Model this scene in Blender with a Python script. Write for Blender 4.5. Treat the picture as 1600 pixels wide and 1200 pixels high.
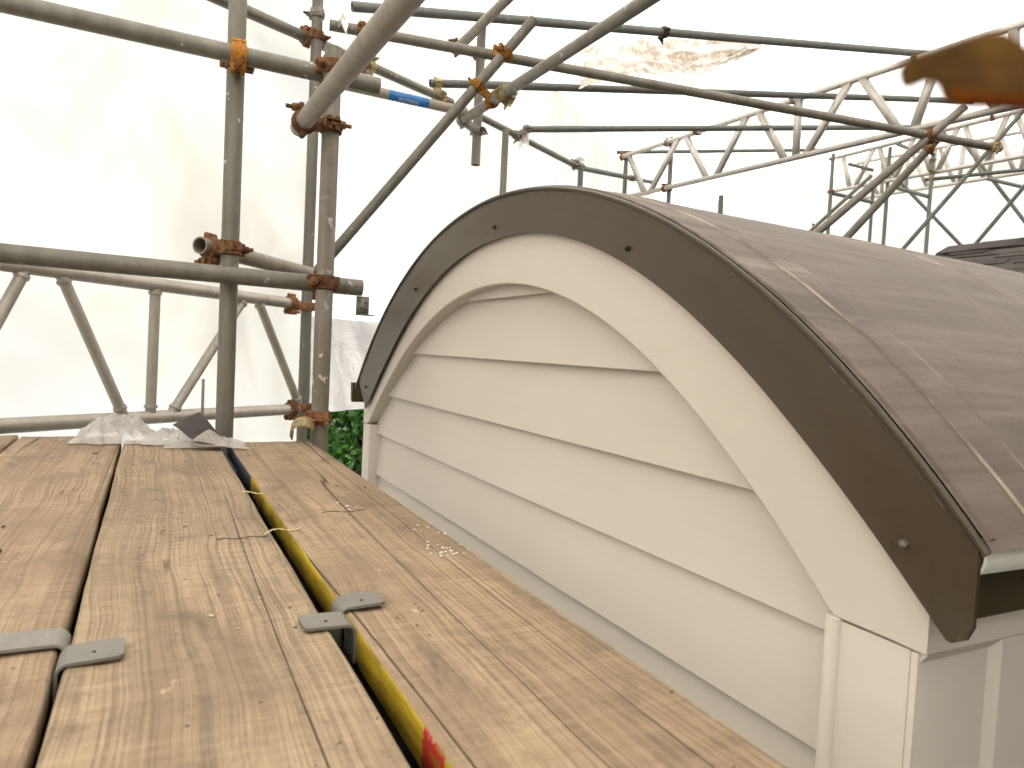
import bpy, bmesh, math, random
from mathutils import Vector, Matrix, noise

# ------------------------------------------------------------------ scene, camera, light
for o in list(bpy.data.objects):
    bpy.data.objects.remove(o, do_unlink=True)
SC = bpy.context.scene
COL = SC.collection
RNG = random.Random(7)

cam_data = bpy.data.cameras.new('camera')
cam = bpy.data.objects.new('camera', cam_data)
COL.objects.link(cam)
cam_data.sensor_width = 36.0
cam_data.lens = 1120.0 / 1600.0 * 36.0
cam_data.clip_start = 0.01
cam_data.clip_end = 400
cam.matrix_world = Matrix(((0.892829, -0.024605, -0.449723, 0), (-0.447624, 0.062126, -0.892061, 0),
                           (0.049888, 0.997765, 0.044454, 0), (0, 0, 0, 1)))
cam_data.dof.use_dof = True
cam_data.dof.focus_distance = 1.4
cam_data.dof.aperture_fstop = 10.5
SC.camera = cam

SUN_EL, SUN_AZ = math.radians(66), math.radians(15)      # azimuth measured from +Y towards +X
world = bpy.data.worlds.new('World')
SC.world = world
world.use_nodes = True
wn = world.node_tree.nodes
wn.clear()
w_out = wn.new('ShaderNodeOutputWorld'); w_bg = wn.new('ShaderNodeBackground'); w_sky = wn.new('ShaderNodeTexSky')
w_sky.sky_type = 'NISHITA'; w_sky.sun_disc = False
w_sky.sun_elevation = SUN_EL; w_sky.sun_rotation = SUN_AZ
w_sky.air_density = 1.0; w_sky.dust_density = 4.0; w_sky.ozone_density = 0.6
w_bg.inputs['Strength'].default_value = 0.12
world.node_tree.links.new(w_sky.outputs[0], w_bg.inputs[0])
world.node_tree.links.new(w_bg.outputs[0], w_out.inputs[0])

sun_data = bpy.data.lights.new('sun', 'SUN')
sun = bpy.data.objects.new('sun', sun_data)
COL.objects.link(sun)
sun_data.energy = 1.5
sun_data.angle = math.radians(25)
sun_data.color = (1.0, 0.95, 0.88)
sd = Vector((math.sin(SUN_AZ) * math.cos(SUN_EL), math.cos(SUN_AZ) * math.cos(SUN_EL), math.sin(SUN_EL)))
sun.rotation_euler = sd.to_track_quat('Z', 'Y').to_euler()
sun.location = sd * 20

SC.view_settings.view_transform = 'Standard'
SC.view_settings.look = 'None'
SC.view_settings.exposure = 2.1
SC.view_settings.gamma = 1.0
SC.view_settings.use_curve_mapping = False
SC.render.engine = 'CYCLES'
SC.cycles.use_denoising = True
SC.cycles.max_bounces = 5
SC.cycles.diffuse_bounces = 3
SC.cycles.glossy_bounces = 3
SC.cycles.transmission_bounces = 6
SC.cycles.transparent_max_bounces = 8
SC.cycles.sample_clamp_indirect = 6.0
SC.cycles.use_adaptive_sampling = True
SC.cycles.adaptive_threshold = 0.02
SC.cycles.adaptive_min_samples = 12

# ------------------------------------------------------------------ node helpers
class NT:
    def __init__(self, name):
        self.m = bpy.data.materials.new(name)
        self.m.use_nodes = True
        self.t = self.m.node_tree
        self.t.nodes.clear()
        self.out = self.t.nodes.new('ShaderNodeOutputMaterial')
    def n(self, kind, **kw):
        nd = self.t.nodes.new(kind)
        for k, v in kw.items():
            if k.startswith('i_'):
                nd.inputs[k[2:].replace('_', ' ')].default_value = v
            else:
                setattr(nd, k, v)
        return nd
    def l(self, a, b):
        self.t.links.new(a, b)
    def coords(self, scale=(1, 1, 1), rand=True, src='Object'):
        tc = self.n('ShaderNodeTexCoord')
        mp = self.n('ShaderNodeMapping')
        mp.inputs['Scale'].default_value = scale
        if rand:
            oi = self.n('ShaderNodeObjectInfo')
            mul = self.n('ShaderNodeVectorMath', operation='SCALE')
            mul.inputs[0].default_value = (31.0, 17.0, 23.0)
            self.l(oi.outputs['Random'], mul.inputs['Scale'])
            self.l(mul.outputs[0], mp.inputs['Location'])
        self.l(tc.outputs[src], mp.inputs['Vector'])
        return mp.outputs[0]
    def noise(self, vec, scale=5, detail=6, rough=0.55, dist=0.0):
        nd = self.n('ShaderNodeTexNoise')
        nd.inputs['Scale'].default_value = scale
        nd.inputs['Detail'].default_value = detail
        nd.inputs['Roughness'].default_value = rough
        nd.inputs['Distortion'].default_value = dist
        self.l(vec, nd.inputs['Vector'])
        return nd.outputs['Fac']
    def ramp(self, fac, stops):
        nd = self.n('ShaderNodeValToRGB')
        el = nd.color_ramp.elements
        while len(el) < len(stops):
            el.new(0.5)
        for e, (p, c) in zip(el, stops):
            e.position = p
            e.color = (c[0], c[1], c[2], 1) if isinstance(c, (tuple, list)) else (c, c, c, 1)
        self.l(fac, nd.inputs['Fac'])
        return nd.outputs['Color']
    def mix(self, fac, a, b, mode='MIX'):
        nd = self.n('ShaderNodeMix', data_type='RGBA', blend_type=mode)
        for sock, v in ((nd.inputs[0], fac), (nd.inputs[6], a), (nd.inputs[7], b)):
            if hasattr(v, 'is_linked'):
                self.l(v, sock)
            elif isinstance(v, (tuple, list)):
                sock.default_value = (v[0], v[1], v[2], 1)
            else:
                sock.default_value = v
        return nd.outputs[2]
    def math(self, op, a, b=None, c=None):
        nd = self.n('ShaderNodeMath', operation=op)
        for i, v in enumerate((a, b, c)):
            if v is None:
                continue
            if hasattr(v, 'is_linked'):
                self.l(v, nd.inputs[i])
            else:
                nd.inputs[i].default_value = v
        return nd.outputs[0]
    def bsdf(self, color, rough=0.5, metal=0.0, spec=0.5, bump=None, bstr=0.2, bdist=0.01, **kw):
        b = self.n('ShaderNodeBsdfPrincipled')
        for sock, v in (('Base Color', color), ('Roughness', rough), ('Metallic', metal), ('Specular IOR Level', spec)):
            if hasattr(v, 'is_linked'):
                self.l(v, b.inputs[sock])
            elif isinstance(v, (tuple, list)):
                b.inputs[sock].default_value = (v[0], v[1], v[2], 1)
            else:
                b.inputs[sock].default_value = v
        for k, v in kw.items():
            b.inputs[k.replace('_', ' ')].default_value = v
        if bump is not None:
            bp = self.n('ShaderNodeBump')
            bp.inputs['Strength'].default_value = bstr
            bp.inputs['Distance'].default_value = bdist
            self.l(bump, bp.inputs['Height'])
            self.l(bp.outputs[0], b.inputs['Normal'])
        self.l(b.outputs[0], self.out.inputs[0])
        return b

M = {}

def steel(name, dark, light, rough=0.5, metal=0.35, spl=0.66, streak=(30, 30, 2.2)):
    t = NT(name)
    v = t.coords((1, 1, 1))
    vs = t.coords(streak)
    big = t.noise(v, 7, 5)
    fine = t.noise(v, 90, 6, 0.65)
    st = t.noise(vs, 1.0, 6, 0.6)
    f = t.math('ADD', t.math('MULTIPLY', big, 0.45), t.math('MULTIPLY', st, 0.55))
    col = t.ramp(f, [(0.30, dark), (0.72, light)])
    col = t.mix(t.ramp(fine, [(0.3, 0.0), (0.75, 0.45)]), col, tuple(c * 0.62 for c in light), 'MIX')
    spots = t.ramp(t.noise(v, 42, 3, 0.5), [(spl, 0.0), (spl + 0.03, 1.0)])
    patch = t.ramp(t.noise(v, 5, 2), [(0.5, 0.0), (0.62, 1.0)])
    col = t.mix(t.math('MULTIPLY', t.math('MULTIPLY', spots, patch), 0.55), col, (0.62, 0.60, 0.55))
    oi = t.n('ShaderNodeObjectInfo')
    val = t.math('ADD', t.math('MULTIPLY', oi.outputs['Random'], 0.25), 0.93)
    hs = t.n('ShaderNodeHueSaturation')
    t.l(val, hs.inputs['Value']); t.l(col, hs.inputs['Color'])
    r = t.math('ADD', t.math('MULTIPLY', fine, 0.25), rough - 0.1)
    t.bsdf(hs.outputs[0], r, metal, 0.25, bump=fine, bstr=0.25, bdist=0.002)
    M[name] = t.m

steel('galvanised', (0.105, 0.097, 0.077), (0.225, 0.208, 0.17))
steel('galvanised_worn', (0.075, 0.066, 0.050), (0.27, 0.24, 0.19), 0.65, 0.1, 0.60, (60, 60, 1.6))
steel('galvanised_far', (0.085, 0.088, 0.078), (0.165, 0.168, 0.148), 0.55, 0.3, 0.7)
steel('galvanised_pale', (0.17, 0.145, 0.11), (0.33, 0.29, 0.225), 0.5, 0.2, 0.66)
steel('aluminium_dull', (0.25, 0.225, 0.185), (0.42, 0.385, 0.33), 0.45, 0.4, 0.7)
steel('aluminium', (0.30, 0.275, 0.24), (0.50, 0.465, 0.415), 0.42, 0.55, 0.7)
steel('zinc_plate', (0.15, 0.14, 0.118), (0.25, 0.235, 0.20), 0.55, 0.35, 0.66, (8, 8, 8))

def rust(name, c0, c1, c2, rough=0.8, metal=0.0, spec=0.16, bs=0.6):
    t = NT(name)
    v = t.coords((1, 1, 1))
    a = t.noise(v, 34, 8, 0.65)
    b = t.noise(v, 130, 5, 0.7)
    col = t.ramp(a, [(0.30, c0), (0.50, c1), (0.70, c2)])
    col = t.mix(t.ramp(b, [(0.35, 0.5), (0.6, 0.0)]), col, tuple(x * 0.35 for x in c0))
    oi = t.n('ShaderNodeObjectInfo'); hs = t.n('ShaderNodeHueSaturation')
    t.l(t.math('ADD', t.math('MULTIPLY', oi.outputs['Random'], 0.75), 0.60), hs.inputs['Value']); t.l(col, hs.inputs['Color'])
    t.bsdf(hs.outputs[0], rough, metal, spec, bump=b, bstr=bs, bdist=0.003)
    M[name] = t.m

rust('rust', (0.075, 0.032, 0.014), (0.19, 0.085, 0.035), (0.30, 0.17, 0.085))
rust('rust_orange', (0.15, 0.055, 0.012), (0.34, 0.135, 0.022), (0.46, 0.24, 0.06))
rust('rust_yellow', (0.18, 0.13, 0.05), (0.34, 0.26, 0.12), (0.46, 0.38, 0.22), 0.5, 0.3)
rust('coupler_grey', (0.13, 0.115, 0.09), (0.24, 0.21, 0.17), (0.36, 0.33, 0.28), 0.6, 0.3)
rust('dark_bolt', (0.03, 0.022, 0.016), (0.055, 0.038, 0.026), (0.10, 0.07, 0.045), 0.6, 0.3)
rust('near_rust', (0.080, 0.043, 0.015), (0.125, 0.066, 0.020), (0.20, 0.095, 0.020), 0.9, 0.0, 0.03, 0.1)
rust('near_orange', (0.055, 0.012, 0.003), (0.12, 0.032, 0.004), (0.28, 0.10, 0.006), 0.9, 0.0, 0.03, 0.1)

# scaffold boards --------------------------------------------------
def wood_material():
    t = NT('weathered_pine')
    vo = t.coords((1, 1, 1))
    warp = t.noise(t.coords((2.0, 0.9, 1)), 1.6, 3)
    wig = t.noise(t.coords((6, 5, 1)), 1.0, 3)
    sep = t.n('ShaderNodeSeparateXYZ'); t.l(vo, sep.inputs[0])
    wx = t.math('ADD', t.math('ADD', sep.outputs[0], t.math('MULTIPLY', warp, 0.07)), t.math('MULTIPLY', wig, 0.006))
    def grain(fx, fy, det, ro):
        c = t.n('ShaderNodeCombineXYZ')
        t.l(t.math('MULTIPLY', wx, fx), c.inputs[0]); t.l(t.math('MULTIPLY', sep.outputs[1], fy), c.inputs[1])
        return t.noise(c.outputs[0], 1.0, det, ro)
    rings = grain(46, 0.35, 3, 0.55)
    fib = grain(170, 0.8, 4, 0.62)
    fib2 = grain(430, 2.2, 3, 0.6)
    stain = t.noise(t.coords((5, 2.6, 1)), 1.5, 6, 0.66)
    grime = t.noise(t.coords((13, 8, 1)), 1.0, 7, 0.72, 0.6)
    saw = t.noise(t.coords((9, 120, 1)), 1.0, 4, 0.62)
    saw2 = t.noise(t.coords((60, 60, 1)), 1.0, 4, 0.6)
    col = t.ramp(rings, [(0.28, (0.31, 0.215, 0.128)), (0.46, (0.43, 0.312, 0.195)), (0.72, (0.52, 0.385, 0.245))])
    col = t.mix(t.ramp(fib, [(0.38, 0.72), (0.50, 0.0)]), col, (0.20, 0.135, 0.08))
    col = t.mix(t.ramp(fib2, [(0.37, 0.6), (0.50, 0.0)]), col, (0.19, 0.128, 0.078))
    col = t.mix(t.ramp(fib2, [(0.55, 0.0), (0.72, 0.32)]), col, (0.66, 0.52, 0.35))
    col = t.mix(t.ramp(saw, [(0.44, 0.0), (0.72, 0.38)]), col, (0.63, 0.48, 0.31))
    col = t.mix(t.ramp(saw2, [(0.30, 0.45), (0.48, 0.0)]), col, (0.27, 0.19, 0.12))
    col = t.mix(t.ramp(stain, [(0.38, 0.62), (0.58, 0.0)]), col, (0.255, 0.180, 0.115))
    col = t.mix(t.ramp(grime, [(0.52, 0.0), (0.70, 0.70)]), col, (0.165, 0.118, 0.080))
    oc = t.n('ShaderNodeObjectInfo')
    col = t.mix(1.0, col, oc.outputs['Color'], 'MULTIPLY')
    # long drying checks
    chk = t.noise(t.coords((12.5, 0.20, 1)), 1.0, 2, 0.3)
    line = t.math('ABSOLUTE', t.math('SUBTRACT', chk, 0.47))
    line = t.ramp(line, [(0.0, 1.0), (0.0042, 0.0)])
    gate = t.ramp(t.noise(t.coords((5, 1.3, 1)), 1.0, 2), [(0.49, 0.0), (0.52, 1.0)])
    crack = t.math('MULTIPLY', line, gate)
    col = t.mix(t.math('MULTIPLY', crack, 0.85), col, (0.035, 0.022, 0.013))
    # nail holes, grit
    vor = t.n('ShaderNodeTexVoronoi'); vor.inputs['Scale'].default_value = 30
    t.l(vo, vor.inputs['Vector'])
    dots = t.ramp(vor.outputs['Distance'], [(0.045, 1.0), (0.085, 0.0)])
    pick = t.ramp(t.noise(vo, 23, 2), [(0.52, 0.0), (0.56, 1.0)])
    col = t.mix(t.math('MULTIPLY', t.math('MULTIPLY', dots, pick), 0.8), col, (0.05, 0.033, 0.022))
    # pale scuffs
    sc = t.ramp(t.noise(t.coords((26, 13, 1)), 1.0, 5, 0.7), [(0.69, 0.0), (0.76, 0.55)])
    col = t.mix(sc, col, (0.68, 0.52, 0.34))
    h = t.math('SUBTRACT', t.math('ADD', t.math('MULTIPLY', fib, 0.6), t.math('MULTIPLY', rings, 0.6)), t.math('MULTIPLY', crack, 1.6))
    h = t.math('ADD', h, t.math('ADD', t.math('MULTIPLY', saw, 0.45), t.math('MULTIPLY', saw2, 0.3)))
    t.bsdf(col, 0.78, 0.0, 0.25, bump=h, bstr=0.7, bdist=0.005)
    M['wood'] = t.m
    # painted edge of the right-hand board
    t = NT('yellow_edge_paint')
    v = t.coords((1, 1, 1), rand=False)
    sep = t.n('ShaderNodeSeparateXYZ'); t.l(v, sep.inputs[0])
    worn = t.noise(t.coords((40, 9, 60), rand=False), 1.0, 6, 0.65)
    yel = t.ramp(worn, [(0.36, (0.15, 0.09, 0.012)), (0.47, (0.30, 0.20, 0.010)), (0.62, (0.46, 0.32, 0.014))])
    blue = t.mix(worn, (0.016, 0.022, 0.045), (0.04, 0.05, 0.075))
    edge = t.math('ADD', sep.outputs[1], t.math('MULTIPLY', worn, 0.02))
    base = t.mix(t.ramp(edge, [(0.0, 0.0), (1.0, 1.0)]), yel, yel)
    gt = t.math('GREATER_THAN', edge, 1.545)
    base = t.mix(gt, yel, blue)
    red = t.math('MULTIPLY', t.math('GREATER_THAN', edge, 0.455), t.math('LESS_THAN', edge, 0.50))
    red = t.math('MULTIPLY', red, t.ramp(worn, [(0.40, 0.0), (0.46, 1.0)]))
    base = t.mix(red, base, (0.34, 0.022, 0.012))
    bare = t.ramp(t.math('ADD', t.noise(v, 48, 5, 0.7), t.math('MULTIPLY', sep.outputs[2], 3.5)), [(0.60, 0.0), (0.66, 1.0)])
    base = t.mix(bare, base, (0.36, 0.26, 0.14))
    t.bsdf(base, 0.6, 0.0, 0.35, bump=worn, bstr=0.4, bdist=0.002)
    M['yellow_edge'] = t.m
wood_material()

# painted joinery --------------------------------------------------
def paint(name, c, rough=0.45, grain=(2, 40, 2), amp=0.05, bstr=0.08, spec=0.4):
    t = NT(name)
    g = t.noise(t.coords(grain), 1.0, 6, 0.6)
    lo = t.noise(t.coords((1, 1, 1)), 2.4, 4, 0.6)
    col = t.ramp(t.math('ADD', t.math('MULTIPLY', g, 0.4), t.math('MULTIPLY', lo, 0.6)),
                 [(0.3, tuple(x * (1 - amp) for x in c)), (0.7, tuple(min(1, x * (1 + amp * .6)) for x in c))])
    dirt = t.ramp(t.noise(t.coords((1, 1, 1)), 60, 4, 0.7), [(0.70, 0.0), (0.80, 0.18)])
    col = t.mix(dirt, col, tuple(x * 0.6 for x in c))
    t.bsdf(col, rough, 0.0, spec, bump=g, bstr=bstr, bdist=0.004)
    M[name] = t.m
paint('siding_paint', (0.570, 0.505, 0.428), 0.55, (60, 3.0, 90), 0.045, 0.05)
paint('trim_paint', (0.570, 0.507, 0.430), 0.45, (50, 14, 50), 0.03, 0.12)
paint('side_paint', (0.570, 0.507, 0.430), 0.5, (50, 20, 20), 0.03, 0.05)
paint('fascia_metal', (0.059, 0.041, 0.022), 0.33, (4, 4, 4), 0.08, 0.03, 0.32)
paint('white_lip', (0.78, 0.76, 0.66), 0.35, (8, 8, 8), 0.04, 0.05)

def membrane_material():
    t = NT('brown_membrane')
    v = t.coords((1, 1, 1), rand=False)
    a = t.noise(v, 2.3, 6, 0.6, 0.4)
    b = t.noise(t.coords((1.3, 13, 13), rand=False), 1.0, 8, 0.7, 0.35)
    c = t.noise(v, 70, 5, 0.6)
    col = t.ramp(a, [(0.30, (0.072, 0.054, 0.039)), (0.70, (0.116, 0.090, 0.068))])
    col = t.mix(t.ramp(b, [(0.44, 0.0), (0.58, 0.30), (0.66, 0.70), (0.74, 0.85)]), col, (0.215, 0.175, 0.135))
    col = t.mix(t.ramp(c, [(0.55, 0.0), (0.8, 0.18)]), col, (0.20, 0.16, 0.12))
    h = t.math('ADD', t.math('MULTIPLY', a, 1.0), t.math('MULTIPLY', c, 0.05))
    t.bsdf(col, 0.6, 0.0, 0.2, bump=h, bstr=0.40, bdist=0.03)
    M['membrane'] = t.m
membrane_material()

def film_material(name, diff, trans, clear, tint=(1, 1, 1), gloss=0.12, wrinkle=1.0, patch=0.0):
    t = NT(name)
    v = t.coords((1, 1, 1))
    a = t.noise(v, 3.0, 7, 0.6, 0.8)
    b = t.noise(v, 16, 5, 0.6, 1.5)
    h = t.math('ADD', a, t.math('MULTIPLY', b, 0.25))
    bp = t.n('ShaderNodeBump'); bp.inputs['Strength'].default_value = 0.55 * wrinkle; bp.inputs['Distance'].default_value = 0.05
    t.l(h, bp.inputs['Height'])
    tone = t.ramp(t.noise(v, 1.1, 6, 0.6, 0.5), [(0.33, tuple(x * (1 - patch) for x in tint)), (0.62, tint)])
    d = t.n('ShaderNodeBsdfDiffuse'); t.l(bp.outputs[0], d.inputs['Normal'])
    tr = t.n('ShaderNodeBsdfTranslucent'); t.l(bp.outputs[0], tr.inputs['Normal'])
    cd = t.mix(1.0, tone, (diff, diff, diff), 'MULTIPLY'); t.l(cd, d.inputs['Color'])
    ct = t.mix(1.0, tone, (trans, trans, trans), 'MULTIPLY'); t.l(ct, tr.inputs['Color'])
    add = t.n('ShaderNodeAddShader'); t.l(d.outputs[0], add.inputs[0]); t.l(tr.outputs[0], add.inputs[1])
    g = t.n('ShaderNodeBsdfGlossy'); g.inputs['Roughness'].default_value = 0.28; t.l(bp.outputs[0], g.inputs['Normal'])
    fr = t.n('ShaderNodeFresnel'); fr.inputs['IOR'].default_value = 1.45
    m1 = t.n('ShaderNodeMixShader'); t.l(t.math('MULTIPLY', fr.outputs[0], gloss / 0.12 * 0.5), m1.inputs[0])
    t.l(add.outputs[0], m1.inputs[1]); t.l(g.outputs[0], m1.inputs[2])
    last = m1
    if clear > 0:
        tp = t.n('ShaderNodeBsdfTransparent')
        m2 = t.n('ShaderNodeMixShader'); m2.inputs[0].default_value = clear
        t.l(m1.outputs[0], m2.inputs[1]); t.l(tp.outputs[0], m2.inputs[2])
        last = m2
    t.l(last.outputs[0], t.out.inputs[0])
    M[name] = t.m
def sheeting_material(name, tk):
    # kept light: every bounce in the enclosure meets it
    t = NT(name)
    tone = t.ramp(t.noise(t.coords((1, 1, 1)), 1.3, 3, 0.6, 0.5), [(0.30, (0.78, 0.735, 0.62)), (0.48, (0.95, 0.915, 0.80)), (0.62, (1.0, 0.98, 0.89))])
    d = t.n('ShaderNodeBsdfDiffuse'); tr = t.n('ShaderNodeBsdfTranslucent')
    t.l(t.mix(1.0, tone, (0.34, 0.34, 0.34), 'MULTIPLY'), d.inputs['Color']); t.l(t.mix(1.0, tone, (tk, tk, tk), 'MULTIPLY'), tr.inputs['Color'])
    add = t.n('ShaderNodeAddShader'); t.l(d.outputs[0], add.inputs[0]); t.l(tr.outputs[0], add.inputs[1])
    t.l(add.outputs[0], t.out.inputs[0])
    M[name] = t.m
sheeting_material('sheeting', 0.60)
sheeting_material('sheeting_wall', 0.45)
film_material('sheeting_double', 0.46, 0.30, 0.0, (1.0, 0.945, 0.87), 0.12, 1.3, 0.10)
film_material('polythene', 0.42, 0.50, 0.30, (1.0, 0.965, 0.90), 0.25, 1.0, 0.06)
film_material('dirty_film', 0.28, 0.56, 0.05, (1.0, 0.91, 0.78), 0.10, 1.0, 0.30)
def soil_film():
    t = M['dirty_film'].node_tree; n = NT.__new__(NT); n.m = M['dirty_film']; n.t = t
    ramp = [x for x in t.nodes if x.type == 'VALTORGB'][0]
    outs = [l.to_socket for l in ramp.outputs[0].links]
    v = n.coords((1, 1, 1))
    a = n.noise(v, 5.5, 5, 0.62, 0.9)
    ln = n.ramp(n.math('ABSOLUTE', n.math('SUBTRACT', a, 0.5)), [(0.0, 0.9), (0.02, 0.55), (0.06, 0.0)])
    gate = n.ramp(n.noise(v, 1.8, 2), [(0.42, 0.15), (0.58, 1.0)])
    col = n.mix(n.math('MULTIPLY', ln, gate), ramp.outputs[0], (0.50, 0.34, 0.22))
    for s_ in outs: n.l(col, s_)
soil_film()

def misc_materials():
    t = NT('asphalt_shingle')
    v = t.coords((1, 1, 1))
    a = t.noise(v, 90, 4, 0.7); b = t.noise(v, 3, 4)
    col = t.mix(b, (0.026, 0.021, 0.018), (0.055, 0.045, 0.039))
    col = t.mix(t.ramp(a, [(0.4, 0.0), (0.7, 0.4)]), col, (0.10, 0.085, 0.075))
    oi = t.n('ShaderNodeObjectInfo')
    hs = t.n('ShaderNodeHueSaturation')
    t.l(t.math('ADD', t.math('MULTIPLY', oi.outputs['Random'], 0.7), 0.6), hs.inputs['Value']); t.l(col, hs.inputs['Color'])
    t.bsdf(hs.outputs[0], 0.9, 0, 0.2, bump=a, bstr=0.5, bdist=0.004)
    M['shingle'] = t.m
    t = NT('leaf')
    v = t.coords((1, 1, 1))
    a = t.noise(v, 2.5, 3); b = t.noise(v, 11, 2)
    col = t.ramp(t.math('ADD', t.math('MULTIPLY', a, 0.5), t.math('MULTIPLY', b, 0.5)),
                 [(0.34, (0.022, 0.072, 0.012)), (0.50, (0.060, 0.165, 0.028)), (0.64, (0.14, 0.25, 0.05))])
    bs = t.n('ShaderNodeBsdfPrincipled'); t.l(col, bs.inputs['Base Color'])
    bs.inputs['Roughness'].default_value = 0.35
    tr = t.n('ShaderNodeBsdfTranslucent'); t.l(t.mix(1.0, col, (1.3, 1.5, 0.8), 'MULTIPLY'), tr.inputs['Color'])
    ms = t.n('ShaderNodeMixShader'); ms.inputs[0].default_value = 0.35
    t.l(bs.outputs[0], ms.inputs[1]); t.l(tr.outputs[0], ms.inputs[2]); t.l(ms.outputs[0], t.out.inputs[0])
    M['leaf'] = t.m
    t = NT('bark')
    t.bsdf(t.ramp(t.noise(t.coords((9, 9, 2)), 2, 6), [(0.3, (0.05, 0.038, 0.028)), (0.7, (0.15, 0.12, 0.09))]), 0.9)
    M['bark'] = t.m
    t = NT('grass')
    t.bsdf(t.ramp(t.noise(t.coords((1, 1, 1)), 1.5, 8, 0.7), [(0.3, (0.05, 0.052, 0.03)), (0.7, (0.11, 0.115, 0.07))]), 0.95)
    M['grass'] = t.m
    t = NT('blue_sticker')
    t.bsdf(t.ramp(t.noise(t.coords((1, 1, 1)), 80, 4), [(0.35, (0.012, 0.10, 0.30)), (0.66, (0.02, 0.16, 0.42)), (0.70, (0.5, 0.5, 0.5))]), 0.4)
    M['blue_sticker'] = t.m
    t = NT('white_print'); t.bsdf((0.7, 0.7, 0.66), 0.5); M['white_print'] = t.m
    t = NT('dark_membrane_back')
    t.bsdf(t.ramp(t.noise(t.coords((1, 1, 1)), 40, 5), [(0.3, (0.020, 0.015, 0.012)), (0.7, (0.045, 0.034, 0.027))]), 0.55); M['membrane_dark'] = t.m
    t = NT('grey_membrane_face')
    t.bsdf(t.ramp(t.noise(t.coords((1, 1, 1)), 30, 5), [(0.3, (0.22, 0.19, 0.165)), (0.7, (0.34, 0.30, 0.26))]), 0.5); M['membrane_grey'] = t.m
    t = NT('pale_membrane'); t.bsdf(t.ramp(t.noise(t.coords((1, 1, 1), rand=False), 9, 6), [(0.42, (0.115, 0.088, 0.063)), (0.60, (0.30, 0.25, 0.19))]), 0.6); M['membrane_pale'] = t.m
    t = NT('straw_fibre'); t.bsdf((0.62, 0.52, 0.30), 0.7); M['straw'] = t.m
    t = NT('debris')
    t.bsdf(t.ramp(t.noise(t.coords((1, 1, 1)), 25, 1), [(0.40, (0.05, 0.032, 0.02)), (0.52, (0.17, 0.11, 0.065)), (0.62, (0.5, 0.40, 0.27))]), 0.9); M['debris'] = t.m
    t = NT('gap_shade'); t.bsdf((0.012, 0.012, 0.013), 0.8); M['gap_shade'] = t.m  # flat black that stands in for shade between the boards
    t = NT('fresh_wood'); t.bsdf((0.62, 0.43, 0.20), 0.7); M['fresh_wood'] = t.m
    t = NT('dark_twig'); t.bsdf((0.07, 0.048, 0.032), 0.85); M['twig'] = t.m
    t = NT('lower_wall'); t.bsdf((0.55, 0.50, 0.42), 0.6); M['lower_wall'] = t.m
misc_materials()

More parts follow.
